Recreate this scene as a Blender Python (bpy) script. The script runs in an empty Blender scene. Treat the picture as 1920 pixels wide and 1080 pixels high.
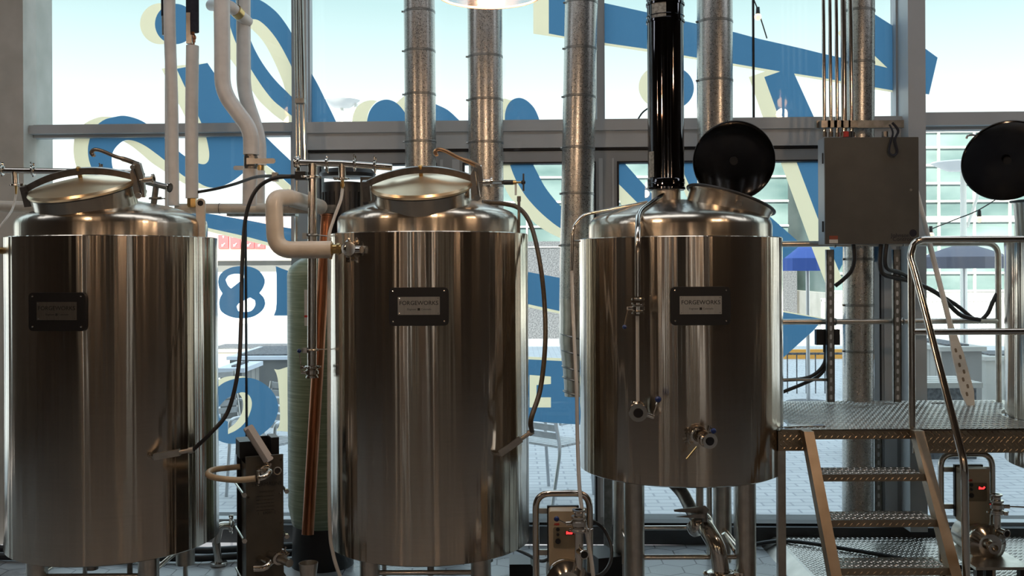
import bpy, bmesh, math, random
from mathutils import Vector, Matrix
random.seed(7)
C = bpy.context.scene.collection
S = bpy.context.scene
PI = math.pi
# ---------------------------------------------------------------- camera, exposure
F = 1900.0; CZ = 1.79; TH = 0.005
cam_d = bpy.data.cameras.new('camera'); cam = bpy.data.objects.new('camera', cam_d); C.objects.link(cam)
cam.location = (0, 0, CZ); cam.rotation_euler = (PI/2, TH, 0)
cam_d.sensor_width = 36; cam_d.lens = F/1920*36; cam_d.shift_y = -40/1920; cam_d.clip_end = 500
S.camera = cam
S.view_settings.view_transform = 'Standard'; S.view_settings.look = 'None'
S.view_settings.exposure = 0.6; S.view_settings.gamma = 1; S.view_settings.use_curve_mapping = False
# ---------------------------------------------------------------- sky
w = bpy.data.worlds.new('sky'); S.world = w; w.use_nodes = True
nt = w.node_tree; nt.nodes.clear()
tc = nt.nodes.new('ShaderNodeTexCoord'); sx = nt.nodes.new('ShaderNodeSeparateXYZ'); cr_ = nt.nodes.new('ShaderNodeValToRGB')
bg = nt.nodes.new('ShaderNodeBackground'); wo = nt.nodes.new('ShaderNodeOutputWorld')
nt.links.new(tc.outputs['Generated'], sx.inputs[0]); nt.links.new(sx.outputs['Z'], cr_.inputs[0])
e = cr_.color_ramp.elements
e[0].position = 0.0; e[0].color = (.9, .9, .88, 1); e[1].position = 0.9; e[1].color = (.7, .85, 1, 1)
q = e.new(0.34); q.color = (.6, .7, .78, 1)
q = e.new(0.12); q.color = (.66, .7, .7, 1)
q = e.new(0.25); q.color = (.34, .455, .47, 1)
nt.links.new(cr_.outputs[0], bg.inputs[0]); bg.inputs[1].default_value = 1.5; nt.links.new(bg.outputs[0], wo.inputs[0])
sun_d = bpy.data.lights.new('sun', 'SUN'); sun = bpy.data.objects.new('sun', sun_d); C.objects.link(sun)
sun_d.energy = 7.5; sun_d.angle = 0.01; sun_d.color = (1, .93, .82)
sun.rotation_euler = (math.radians(63), 0, math.radians(-14)); sun.location = (0, -5, 20)

# ---------------------------------------------------------------- helpers
def P(px, py, Y):
    u = (px-960)/F; v = (500-py)/F
    return Vector((Y*(u*math.cos(TH)+v*math.sin(TH)), Y, CZ+Y*(-u*math.sin(TH)+v*math.cos(TH))))
YW = 6.58; KW = 0.037
def yw(x): return YW - KW*x
def WP(px, py, d=0):
    u = (px-960)/F; v = (500-py)/F; a = u*math.cos(TH)+v*math.sin(TH)
    return P(px, py, (YW+d)/(1+KW*a))
def WX(px, py=500, d=0): return WP(px, py, d).x
def WZ(px, py, d=0): return WP(px, py, d).z

class B:
    def __init__(s): s.bm = bmesh.new()
    def face(s, vs):
        try: return s.bm.faces.new(vs)
        except ValueError: return None
    def box(s, a, b, M=None):
        a = Vector(a); b = Vector(b)
        v = []
        for z in (a.z, b.z):
            for x, y in ((a.x, a.y), (b.x, a.y), (b.x, b.y), (a.x, b.y)):
                p = Vector((x, y, z)); v.append(s.bm.verts.new(M @ p if M else p))
        for f in ((3,2,1,0), (4,5,6,7), (0,1,5,4), (1,2,6,5), (2,3,7,6), (3,0,4,7)): s.face([v[i] for i in f])
        return s
    def wbox(s, x0, x1, z0, z1, d0, d1):
        v = []
        for z in (z0, z1):
            for x, d in ((x0, d0), (x1, d0), (x1, d1), (x0, d1)): v.append(s.bm.verts.new((x, yw(x)+d, z)))
        for f in ((3,2,1,0), (4,5,6,7), (0,1,5,4), (1,2,6,5), (2,3,7,6), (3,0,4,7)): s.face([v[i] for i in f])
        return s
    def ring(s, c, X, Y, r, seg, r2=None):
        r2 = r if r2 is None else r2
        return [s.bm.verts.new(c + X*(r*math.cos(2*PI*i/seg)) + Y*(r2*math.sin(2*PI*i/seg))) for i in range(seg)]
    def bridge(s, a, b):
        n = len(a)
        for i in range(n): s.face((a[i], a[(i+1) % n], b[(i+1) % n], b[i]))
    def cyl(s, p0, p1, r, r2=None, seg=24, cap=True):
        p0 = Vector(p0); p1 = Vector(p1); r2 = r if r2 is None else r2
        d = (p1-p0).normalized(); X, Y = frame(d)
        a = s.ring(p0, X, Y, r, seg); b = s.ring(p1, X, Y, r2, seg); s.bridge(a, b)
        if cap: s.face(a[::-1]); s.face(b)
        return s
    def tube(s, pts, r, seg=12, cap=True, flat=None):
        pts = [Vector(p) for p in pts]; n = len(pts)
        X = None; prev = None
        for i, p in enumerate(pts):
            t = (pts[min(i+1, n-1)]-pts[max(i-1, 0)]).normalized()
            if X is None: X, Yv = frame(t)
            else:
                X = (X - t*X.dot(t)).normalized()
            Yv = t.cross(X)
            rr = r[i] if isinstance(r, (list, tuple)) else r
            ri = s.ring(p, X, Yv, rr, seg, rr*flat if flat else None)
            if prev: s.bridge(prev, ri)
            elif cap: s.face(ri[::-1])
            prev = ri
        if cap: s.face(prev)
        return s
    def lathe(s, prof, o, axis=(0,0,1), seg=48, arc=None):
        o = Vector(o); A = Vector(axis).normalized(); X, Y = frame(A)
        prev = None
        for r, h in prof:
            if r < 1e-5: cur = [s.bm.verts.new(o+A*h)]
            else: cur = s.ring(o+A*h, X, Y, r, seg)
            if prev:
                if len(prev) == 1 and len(cur) > 1:
                    for i in range(seg): s.face((prev[0], cur[(i+1) % seg], cur[i]))
                elif len(cur) == 1 and len(prev) > 1:
                    for i in range(seg): s.face((prev[i], prev[(i+1) % seg], cur[0]))
                elif len(cur) > 1: s.bridge(prev, cur)
            prev = cur
        return s
    def ball(s, c, r, seg=16, sq=1):
        n = seg//2
        return s.lathe([(r*math.sin(PI*i/n), -r*sq*math.cos(PI*i/n)) for i in range(n+1)], c, seg=seg)
    def torus(s, c, axis, R, r, seg=32, rs=8):
        A = Vector(axis).normalized(); X, Y = frame(A); c = Vector(c); rings = []
        for i in range(seg):
            a = 2*PI*i/seg; d = X*math.cos(a)+Y*math.sin(a)
            rings.append(s.ring(c+d*R, d, A, r, rs))
        for i in range(seg): s.bridge(rings[i], rings[(i+1) % seg])
        return s
    def prism(s, poly, M, h):            # poly in local xy, thickness h along local z
        a = [s.bm.verts.new(M @ Vector((x, y, 0))) for x, y in poly]; b = [s.bm.verts.new(M @ Vector((x, y, h))) for x, y in poly]
        s.bridge(a, b); s.face(a[::-1]); s.face(b); return s
    def text(s, t, size, M, align='CENTER', depth=0.0004, off=0.0):
        cu = bpy.data.curves.new('t', 'FONT'); cu.body = t; cu.size = size; cu.align_x = align; cu.align_y = 'CENTER'
        cu.extrude = depth; cu.offset = off; cu.resolution_u = 3
        o = bpy.data.objects.new('t', cu); C.objects.link(o)
        dg = bpy.context.evaluated_depsgraph_get(); dg.update()
        me = bpy.data.meshes.new_from_object(o.evaluated_get(dg)); me.transform(M); s.bm.from_mesh(me)
        bpy.data.objects.remove(o); bpy.data.curves.remove(cu); bpy.data.meshes.remove(me); return s
def frame(d):
    d = Vector(d).normalized()
    X = d.cross(Vector((0, 0, 1)))
    if X.length < 1e-3: X = Vector((1, 0, 0))
    X.normalize(); return X, d.cross(X)
def axes(o, X, Y, Z):
    M = Matrix.Identity(4)
    for i, a in enumerate((X, Y, Z)):
        for k in range(3): M[k][i] = a[k]
    for k in range(3): M[k][3] = o[k]
    return M
def facing(o, ang=0):                   # local xy plane upright, normal towards the viewer's side (-Y) turned by ang
    return Matrix.Translation(o) @ Matrix.Rotation(ang, 4, 'Z') @ Matrix.Rotation(PI/2, 4, 'X')
def fil(pts, r, n=6):                   # round the corners of a polyline
    pts = [Vector(p) for p in pts]; out = [pts[0]]
    for i in range(1, len(pts)-1):
        a = (pts[i-1]-pts[i]); b = (pts[i+1]-pts[i]); L = min(r, a.length*.49, b.length*.49)
        p0 = pts[i]+a.normalized()*L; p2 = pts[i]+b.normalized()*L
        for k in range(n+1):
            t = k/n; out.append(p0*(1-t)**2+pts[i]*2*t*(1-t)+p2*t*t)
    out.append(pts[-1]); return out
def crv(pts, n=6):                      # smooth curve through points
    pts = [Vector(p) for p in pts]; out = []
    for i in range(len(pts)-1):
        p0 = pts[max(i-1, 0)]; p1 = pts[i]; p2 = pts[i+1]; p3 = pts[min(i+2, len(pts)-1)]
        for k in range(n):
            t = k/n
            out.append(.5*((2*p1)+(p2-p0)*t+(2*p0-5*p1+4*p2-p3)*t*t+(3*p1-p0-3*p2+p3)*t**3))
    out.append(pts[-1]); return out
def rrect(w_, h_, r, n=4):
    o = []
    for cx, cy, a0 in ((w_/2-r, h_/2-r, 0), (-w_/2+r, h_/2-r, PI/2), (-w_/2+r, -h_/2+r, PI), (w_/2-r, -h_/2+r, 1.5*PI)):
        for k in range(n+1): a = a0+PI/2*k/n; o.append((cx+r*math.cos(a), cy+r*math.sin(a)))
    return o
org = {}
def obj(name, b, m, parent=None, label=None, smooth=True, clean=True):
    bm = b.bm
    if clean: bmesh.ops.recalc_face_normals(bm, faces=bm.faces)
    me = bpy.data.meshes.new(name)
    if smooth:
        for f in bm.faces: f.smooth = True
        for ed in bm.edges:
            if len(ed.link_faces) == 2 and ed.calc_face_angle(0) > 0.6: ed.smooth = False
    bm.to_mesh(me); bm.free()
    o = bpy.data.objects.new(name, me); C.objects.link(o)
    if parent:
        L = org[parent.name]; me.transform(Matrix.Translation(-L)); o.parent = parent; org[o.name] = L
    else:
        xs = [v.co for v in me.vertices]
        lo = Vector([min(v[i] for v in xs) for i in range(3)]); hi = Vector([max(v[i] for v in xs) for i in range(3)])
        L = Vector(((lo.x+hi.x)/2, (lo.y+hi.y)/2, lo.z)); me.transform(Matrix.Translation(-L)); o.location = L; org[o.name] = L
    if m: me.materials.append(m)
    if label: o['label'] = label
    return o
def thing(name, loc, label, cat, group=None):
    o = bpy.data.objects.new(name, None); C.objects.link(o); o.location = loc; org[o.name] = Vector(loc); o.empty_display_size = .05
    tag(o, label, cat, group); return o
def tag(o, label, cat, group=None, kind=None):
    o['label'] = label; o['category'] = cat
    if group: o['group'] = group
    if kind: o['kind'] = kind
    return o
def struct(name, b, m, parent=None, label=None):
    o = obj(name, b, m, parent)
    if not parent: o['kind'] = 'structure'
    if label: o['label'] = label
    return o
def sempty(name, loc):
    o = bpy.data.objects.new(name, None); C.objects.link(o); o.location = loc; org[o.name] = Vector(loc); o['kind'] = 'structure'; return o

# ---------------------------------------------------------------- materials
def mat(name, col, rough=.5, metal=0.0, **k):
    m = bpy.data.materials.new(name); m.use_nodes = True; n = m.node_tree; p = n.nodes['Principled BSDF']
    p.inputs['Base Color'].default_value = (*col, 1); p.inputs['Roughness'].default_value = rough; p.inputs['Metallic'].default_value = metal
    for a, v in k.items(): p.inputs[a.replace('_', ' ')].default_value = v
    return m
def nd(m, t, **k):
    x = m.node_tree.nodes.new(t)
    for a, v in k.items(): setattr(x, a, v)
    return x
def lk(m, a, b): m.node_tree.links.new(a, b)
def bsdf(m): return m.node_tree.nodes['Principled BSDF']
def coords(m, scale=(1,1,1), kind='Object'):
    t = nd(m, 'ShaderNodeTexCoord'); mp = nd(m, 'ShaderNodeMapping'); mp.inputs['Scale'].default_value = scale
    lk(m, t.outputs[kind], mp.inputs[0]); return mp.outputs[0]
def noise(m, vec, scale, detail=3, rough=.5):
    x = nd(m, 'ShaderNodeTexNoise'); x.inputs['Scale'].default_value = scale; x.inputs['Detail'].default_value = detail; x.inputs['Roughness'].default_value = rough
    lk(m, vec, x.inputs['Vector']); return x
def ramp(m, fac, stops):
    r = nd(m, 'ShaderNodeValToRGB'); el = r.color_ramp.elements
    while len(el) < len(stops): el.new(.5)
    for i, (p, c) in enumerate(stops): el[i].position = p; el[i].color = (*c, 1) if len(c) == 3 else c
    lk(m, fac, r.inputs[0]); return r.outputs[0]
def bump(m, h, strength=.3, dist=.01, prev=None):
    x = nd(m, 'ShaderNodeBump'); x.inputs['Strength'].default_value = strength; x.inputs['Distance'].default_value = dist
    lk(m, h, x.inputs['Height'])
    if prev: lk(m, prev, x.inputs['Normal'])
    return x.outputs[0]
def mottled(name, c1, c2, scale=8, rough=.7, metal=0, bstr=.15, stretch=(1,1,1), bd=.003):
    m = mat(name, c1, rough, metal); v = coords(m, stretch); n = noise(m, v, scale, 4)
    lk(m, ramp(m, n.outputs[0], [(.35, c1), (.65, c2)]), bsdf(m).inputs['Base Color'])
    if bstr: lk(m, bump(m, n.outputs[0], bstr, bd), bsdf(m).inputs['Normal'])
    return m
def brushed(name, col, rough=.24, wav=.25, aniso=.75):
    m = mat(name, col, rough, 1.0); p = bsdf(m)
    tg = nd(m, 'ShaderNodeTangent', direction_type='RADIAL', axis='Z'); lk(m, tg.outputs[0], p.inputs['Tangent'])
    p.inputs['Anisotropic'].default_value = aniso; p.inputs['Anisotropic Rotation'].default_value = .25
    v = coords(m, (7, 7, .12)); n = noise(m, v, 1.0, 3, .5)       # gentle vertical ripples rolled into the sheet
    v2 = coords(m, (3, 3, 260)); n2 = noise(m, v2, 1.0, 2)          # fine brushing round the shell
    b1 = bump(m, n.outputs[0], wav, .02); b2 = bump(m, n2.outputs[0], .05, .0006, b1); lk(m, b2, p.inputs['Normal'])
    lk(m, ramp(m, n2.outputs[0], [(.3, tuple(c*.93 for c in col)), (.7, col)]), p.inputs['Base Color'])
    return m
M_shell = brushed('brushed_stainless', (.60, .53, .45), .17, .8, .8)
M_dome = brushed('dome_stainless', (.60, .54, .46), .24, .3, .5)
M_lid = brushed('lid_stainless', (.78, .61, .4), .34, .1, .4)
M_pipe = mat('polished_stainless', (.66, .62, .57), .14, 1)
M_satin = mottled('satin_stainless', (.5, .47, .43), (.6, .57, .52), 20, .3, 1, .05)
M_stair = mottled('worn_bronze_steel', (.3, .23, .16), (.38, .3, .22), 8, .48, 1, .05)
M_dark_steel = mottled('dark_cast_steel', (.2, .19, .18), (.28, .26, .24), 30, .35, 1, .1)
M_black_polish = mat('black_polished_flue', (.10, .10, .11), .05, 1)
M_lidblack = mottled('dark_mirror_lid', (.045, .045, .05), (.075, .072, .072), 4, .12, 1, .3, bd=.004)
M_white = mottled('white_pipe_jacket', (.62, .6, .58), (.7, .68, .66), 14, .38, 0, .08)
M_cream = mottled('cream_pipe_jacket', (.6, .54, .46), (.68, .62, .54), 14, .35, 0, .06)
M_rubber = mat('black_rubber', (.02, .02, .022), .45)
M_blackfoam = mottled('black_foam', (.012, .013, .022), (.022, .024, .035), 60, .9, 0, .3)
M_black = mat('black_plastic', (.012, .012, .014), .4)
M_bronze_hose = mottled('bronze_hose', (.06, .045, .03), (.09, .07, .045), 60, .4, 0, .1)
M_clear = mat('milky_plastic_tube', (.75, .74, .72), .25); bsdf(M_clear).inputs['Transmission Weight'].default_value = .35
M_copper = mottled('copper', (.32, .12, .06), (.46, .2, .11), 6, .35, 1, .05, (1,1,.4))
M_brass = mat('brass', (.55, .38, .16), .3, 1)
M_frame = mottled('grey_window_frame', (.42, .45, .48), (.46, .49, .52), 3, .45, .0, .0)
M_frame2 = mottled('grey_door_frame', (.27, .29, .31), (.3, .32, .34), 3, .45, 0, .0)
M_seal = mat('black_seal', (.008, .008, .012), .6)
M_conc = mottled('concrete', (.46, .45, .41), (.56, .54, .50), 5, .85, 0, .4)
M_box = mottled('shaded_enclosure_paint', (.065, .061, .053), (.075, .071, .061), 10, .5, 0, .0)  # control box's backlit shade is put into this dark colour
M_blue = mat('blue_ball', (.01, .03, .16), .2)
M_beige = mat('beige_plastic', (.5, .42, .30), .4)
M_red = mat('red_label', (.5, .03, .02), .5)
M_led = mat('red_display', (.02, 0, 0), .4); bsdf(M_led).inputs['Emission Color'].default_value = (1, .03, .03, 1); bsdf(M_led).inputs['Emission Strength'].default_value = 2.5
M_galvflat = mottled('galvanised_strut', (.2, .2, .19), (.3, .3, .29), 30, .4, 1, .05)
M_wood = mottled('paddle_plastic', (.78, .76, .72), (.85, .83, .79), 5, .5, 0, .05, (1,1,6))
M_label = mottled('label_paper', (.55, .55, .52), (.65, .65, .62), 30, .6, 0, 0)
M_ink = mat('black_ink', (.02, .02, .02), .5)
M_badge = mottled('brushed_badge', (.5, .47, .43), (.56, .53, .48), 3, .3, 1, .0, (40,1,1))
# galvanised duct
def galv():
    m = mat('spiral_duct_zinc', (.5, .5, .48), .3, 1); p = bsdf(m); v = coords(m, (1, 1, 1))
    vo = nd(m, 'ShaderNodeTexVoronoi'); vo.inputs['Scale'].default_value = 230; lk(m, v, vo.inputs['Vector'])
    n = noise(m, v, 420, 2, .6)
    lk(m, ramp(m, vo.outputs['Color'], [(.2, (.42, .41, .39)), (.8, (.52, .51, .49))]), p.inputs['Base Color'])
    lk(m, ramp(m, vo.outputs['Color'], [(.2, (.26,)*3), (.8, (.38,)*3)]), p.inputs['Roughness'])
    lk(m, bump(m, n.outputs[0], .16, .0003), p.inputs['Normal']); return m
M_galv = galv()
# green wound fibreglass
def fibre():
    m = mat('green_fibreglass', (.2, .27, .19), .35); p = bsdf(m); v = coords(m, (3, 3, 110)); n = noise(m, v, 1.2, 4, .7)
    lk(m, ramp(m, n.outputs[0], [(.3, (.13, .19, .12)), (.55, (.24, .31, .22)), (.75, (.42, .48, .36))]), p.inputs['Base Color'])
    lk(m, bump(m, n.outputs[0], .5, .002), p.inputs['Normal']); return m
M_fibre = fibre()
# diamond tread plate: raised lozenges in alternating directions (bump)
def tread(name, col, rough, horizontal=True, scale=26):
    m = mat(name, col, rough, 1); p = bsdf(m)
    t = nd(m, 'ShaderNodeTexCoord'); s = nd(m, 'ShaderNodeSeparateXYZ'); lk(m, t.outputs['Object'], s.inputs[0])
    U, V = (s.outputs[0], s.outputs[1]) if horizontal else (s.outputs[0], s.outputs[2])
    def mth(op, a, b=None, c=None):
        x = nd(m, 'ShaderNodeMath', operation=op)
        for i, q_ in enumerate((a, b, c)):
            if q_ is None: continue
            if isinstance(q_, (int, float)): x.inputs[i].default_value = q_
            else: lk(m, q_, x.inputs[i])
        return x.outputs[0]
    def loz(ou, ov, sg):
        a = mth('SUBTRACT', mth('FRACT', mth('ADD', mth('MULTIPLY', U, scale), ou)), .5)
        b_ = mth('SUBTRACT', mth('FRACT', mth('ADD', mth('MULTIPLY', V, scale), ov)), .5)
        l = mth('ADD', a, mth('MULTIPLY', b_, sg)); q2 = mth('SUBTRACT', a, mth('MULTIPLY', b_, sg))
        d = mth('ADD', mth('POWER', mth('ABSOLUTE', mth('DIVIDE', l, .62)), 2), mth('POWER', mth('ABSOLUTE', mth('DIVIDE', q2, .17)), 2))
        return mth('MAXIMUM', mth('SUBTRACT', 1, d), 0)
    h = mth('MAXIMUM', loz(0, 0, 1), loz(.5, .5, -1)); h = mth('MINIMUM', mth('MULTIPLY', h, 1.6), 1)
    n = noise(m, t.outputs['Object'], 9, 3)
    lk(m, ramp(m, n.outputs[0], [(.3, tuple(c*.75 for c in col)), (.7, col)]), p.inputs['Base Color'])
    return m
def lozenges(b, u0, u1, v0, v1, M, ok=lambda u, v: True, pitch=.031, h=.0028):
    i = 0; u = u0+pitch*.5
    while u < u1-pitch*.3:
        v = v0+pitch*.4+(0 if i % 2 else pitch*.5); j = 0
        while v < v1-pitch*.3:
            if ok(u, v):
                a = PI/4 if (i+j) % 2 else -PI/4; ca, sa = math.cos(a), math.sin(a)
                base = [b.bm.verts.new(M @ Vector((u+ca*p-sa*q_, v+sa*p+ca*q_, -.0005))) for p, q_ in ((-.0125, 0), (-.004, -.0042), (.004, -.0042), (.0125, 0), (.004, .0042), (-.004, .0042))]
                t0 = b.bm.verts.new(M @ Vector((u-ca*.006, v-sa*.006, h))); t1 = b.bm.verts.new(M @ Vector((u+ca*.006, v+sa*.006, h)))
                for f in ((0, 1, None), (1, 2, 'm'), (2, 3, 't'), (3, 4, 't'), (4, 5, 'm'), (5, 0, None)):
                    A_, B_ = base[f[0]], base[f[1]]
                    if f[2] is None: b.bm.faces.new((A_, B_, t0))
                    elif f[2] == 't': b.bm.faces.new((A_, B_, t1))
                    else: b.bm.faces.new((A_, B_, t1, t0) if f[0] == 1 else (A_, B_, t0, t1))
            v += pitch; j += 1
        u += pitch*.5; i += 1
M_tread = tread('diamond_tread_plate', (.5, .47, .43), .3)
M_tread_v = tread('diamond_tread_skirt', (.42, .34, .25), .36, False, 22)
# glass
def glass():
    m = bpy.data.materials.new('window_glass'); m.use_nodes = True; n = m.node_tree; n.nodes.clear()
    o = n.nodes.new('ShaderNodeOutputMaterial'); mx = n.nodes.new('ShaderNodeMixShader'); t = n.nodes.new('ShaderNodeBsdfTransparent'); g = n.nodes.new('ShaderNodeBsdfGlossy')
    t.inputs[0].default_value = (.93, .97, .96, 1); g.inputs['Roughness'].default_value = .02; mx.inputs[0].default_value = .03
    n.links.new(t.outputs[0], mx.inputs[1]); n.links.new(g.outputs[0], mx.inputs[2]); n.links.new(mx.outputs[0], o.inputs[0]); return m
M_glass = glass()
def vinyl(name, col, refl):
    m = bpy.data.materials.new(name); m.use_nodes = True; n = m.node_tree; n.nodes.clear()
    o = n.nodes.new('ShaderNodeOutputMaterial'); a = n.nodes.new('ShaderNodeAddShader'); t = n.nodes.new('ShaderNodeBsdfTranslucent'); d = n.nodes.new('ShaderNodeBsdfDiffuse')
    t.inputs[0].default_value = (*col, 1); d.inputs[0].default_value = (*refl, 1)
    n.links.new(t.outputs[0], a.inputs[0]); n.links.new(d.outputs[0], a.inputs[1]); n.links.new(a.outputs[0], o.inputs[0]); return m
M_vblue = vinyl('blue_window_vinyl', (.06, .155, .265), (.03, .055, .08))
M_vcream = vinyl('cream_window_vinyl', (.80, .69, .47), (.16, .13, .1))
# floor: hexagonal concrete tiles
def hexfloor():
    m = mat('hexagon_floor_tile', (.3, .31, .33), .3); p = bsdf(m)
    def mth(op, a, b=None):
        x = nd(m, 'ShaderNodeMath', operation=op)
        for i, q_ in enumerate((a, b)):
            if q_ is None: continue
            if isinstance(q_, (int, float)): x.inputs[i].default_value = q_
            else: lk(m, q_, x.inputs[i])
        return x.outputs[0]
    t = nd(m, 'ShaderNodeTexCoord'); s = nd(m, 'ShaderNodeSeparateXYZ'); lk(m, t.outputs['Object'], s.inputs[0])
    W = .2; x = mth('DIVIDE', s.outputs[0], W); y = mth('DIVIDE', s.outputs[1], W)
    R3 = math.sqrt(3)
    def cell(ox, oy):
        a = mth('ABSOLUTE', mth('SUBTRACT', mth('FRACT', mth('ADD', x, ox)), .5))
        b_ = mth('ABSOLUTE', mth('MULTIPLY', mth('SUBTRACT', mth('FRACT', mth('ADD', mth('DIVIDE', y, R3), oy)), .5), R3))
        return mth('MAXIMUM', a, mth('ADD', mth('MULTIPLY', a, .5), mth('MULTIPLY', b_, R3/2)))
    d = mth('MINIMUM', cell(0, 0), cell(.5, .5)); n = noise(m, t.outputs['Object'], 4, 5, .6)
    g = mth('LESS_THAN', .482, d)
    mx = nd(m, 'ShaderNodeMix', data_type='RGBA'); lk(m, g, mx.inputs[0]); lk(m, ramp(m, n.outputs[0], [(.3, (.22, .225, .235)), (.7, (.33, .335, .345))]), mx.inputs[6]); mx.inputs[7].default_value = (.05, .05, .055, 1)
    lk(m, mx.outputs[2], p.inputs['Base Color']); lk(m, ramp(m, n.outputs[0], [(.3, (.22,)*3), (.7, (.45,)*3)]), p.inputs['Roughness'])
    lk(m, bump(m, mth('SUBTRACT', 1, g), .5, .002), p.inputs['Normal']); return m
M_floor = hexfloor()
def bricks(name, c1, c2, mort, scale, w_=.5, h_=.25, rough=.8, ms=.02):
    m = mat(name, c1, rough); b = nd(m, 'ShaderNodeTexBrick'); v = coords(m, (1, 1, 1)); lk(m, v, b.inputs['Vector'])
    b.inputs['Color1'].default_value = (*c1, 1); b.inputs['Color2'].default_value = (*c2, 1); b.inputs['Mortar'].default_value = (*mort, 1)
    b.inputs['Scale'].default_value = scale; b.inputs['Mortar Size'].default_value = ms; b.inputs['Brick Width'].default_value = w_; b.inputs['Row Height'].default_value = h_
    lk(m, b.outputs[0], bsdf(m).inputs['Base Color']); return m
M_pave = bricks('street_pavers', (.46, .47, .49), (.52, .53, .55), (.33, .34, .37), 2.2, rough=.75)

# ================================================================ ROOM SHELL
XL, XR, YB, ZC = -7.0, 7.0, -6.0, 4.9
struct('floor', B().box((XL, YB, -.12), (XR, 6.5, 0)), M_floor)
M_ceil = mottled('dark_ceiling', (.05, .045, .04), (.07, .06, .05), 1.5, .8, 0, .1)
M_bwall = mottled('brown_wall', (.05, .035, .025), (.08, .055, .04), 1.2, .7, 0, .1)
struct('ceiling', B().box((XL, YB, ZC), (XR, 6.9, ZC+.2)), M_ceil)
struct('wall_left', B().box((XL-.2, YB, 0), (XL, 7.0, ZC)), M_bwall)
struct('wall_right', B().box((XR, YB, 0), (XR+.2, 7.0, ZC)), M_bwall)
slots = [(-5.9, .2), (-4.3, .3), (-2.6, .07), (-1.5, .1), (.95, .06), (2.4, .22), (4.3, .12), (5.7, .3)]   # tall openings added in the unseen rear wall to streak the steel
b = B(); xx = XL
for sx_, sw_ in slots: b.box((xx, YB-.2, 0), (sx_, YB, ZC)); b.box((sx_, YB-.2, 0), (sx_+sw_, YB, .15)); b.box((sx_, YB-.2, 3.9), (sx_+sw_, YB, ZC)); xx = sx_+sw_
b.box((xx, YB-.2, 0), (XR, YB, ZC)); struct('wall_back', b, M_bwall)
struct('trim_50', B().box((XL, YB-7, 4.0), (XR, YB-.2, 4.15)), M_ceil)  # unseen slab added outside to keep sun from the rear openings
struct('wall_front', B().wbox(XL, XR, 4.55, 8.6, .0, .25), M_conc)
# concrete column at the left edge
struct('trim_1', B().box((-4.05, yw(-3.6)-.12, 0), (WX(42, 300, -.12), yw(-3.6)+.3, 4.6)), M_conc)
# curb under the glazing
M_curb = mottled('dark_curb', (.035, .04, .045), (.05, .055, .06), 6, .6, 0, .1)
struct('baseboard_front', B().wbox(XL, XR, 0, .115, -.04, .3), M_curb)
# --- window wall
def px_rect(x0, x1, y0, y1, d=0):
    """wall-plane rectangle whose edges are measured at its own middle"""
    xm = (x0+x1)/2; ym = (y0+y1)/2
    return WX(x0, ym, d), WX(x1, ym, d), WZ(xm, y1, d), WZ(xm, y0, d)
ZT = WZ(960, 227)            # top face of transom beam
ZB = .115
XM = [WX(550), WX(578), WX(1120), WX(1133), WX(1687, 200), WX(1719, 200)]
b = B().wbox(XM[0], XM[1], ZB, 4.6, -.02, .14); struct('trim_2', b, M_frame)
b = B().wbox(XM[2], XM[3], ZT, 4.6, -.02, .14); struct('trim_3', b, M_frame)
b = B().wbox(XM[4], XM[5], ZB, 4.6, -.14, .14); struct('trim_4', b, M_frame)
# left transom, door header, right transom
b = B().wbox(-7, XM[0], ZT-.055, ZT, -.03, .13); struct('trim_5', b, M_frame)
b = B().wbox(XM[1], XM[4], WZ(960, 247), ZT, -.035, .13); struct('trim_6', b, M_frame)
b = B().wbox(XM[1], XM[4], WZ(960, 278), WZ(960, 247), -.015, .13); struct('trim_7', b, M_frame)
b = B().wbox(XM[5], 7, WZ(1820, 236), WZ(1820, 212), -.05, .13); struct('trim_8', b, M_frame)
def window(n, x0, x1, z0, z1, fr=.03, joints=(), m=None, sub=None):
    o = sempty('window_%d' % n, (x0, yw(x0), z0))
    b = B()
    for a in ((x0, x0+fr, z0, z1), (x1-fr, x1, z0, z1), (x0+fr, x1-fr, z0, z0+fr), (x0+fr, x1-fr, z1-fr, z1)): b.wbox(*a, .03, .12)
    struct('window_frame', b, m or M_frame, o)
    ed = [x0+fr]+list(joints)+[x1-fr]
    for i in range(len(ed)-1): struct('pane', B().wbox(ed[i]+.004*(i > 0), ed[i+1]-.004, z0+fr, z1-fr, .075, .083), M_glass, o)
    for j in joints: struct('glass_joint', B().wbox(j-.006, j+.006, z0+fr, z1-fr, .07, .09), M_seal, o)
    return o
window(1, WX(42), XM[0], ZB, ZT-.055, .02, [WX(455)])
window(2, WX(42), XM[0], ZT, 4.55, .012)
window(3, XM[1], XM[2], ZT, 4.55, .012)
window(4, XM[3], XM[4], ZT, 4.55, .012, [WX(1420)])
window(5, XM[5], 7, WZ(1820, 212), 4.55, .012)
window(6, XM[5], 7, ZB, WZ(1820, 236), .02)
window(7, -7, -4.05, ZB, ZT-.055, .03)
window(8, -7, -4.05, ZT, 4.55, .03)
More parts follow.
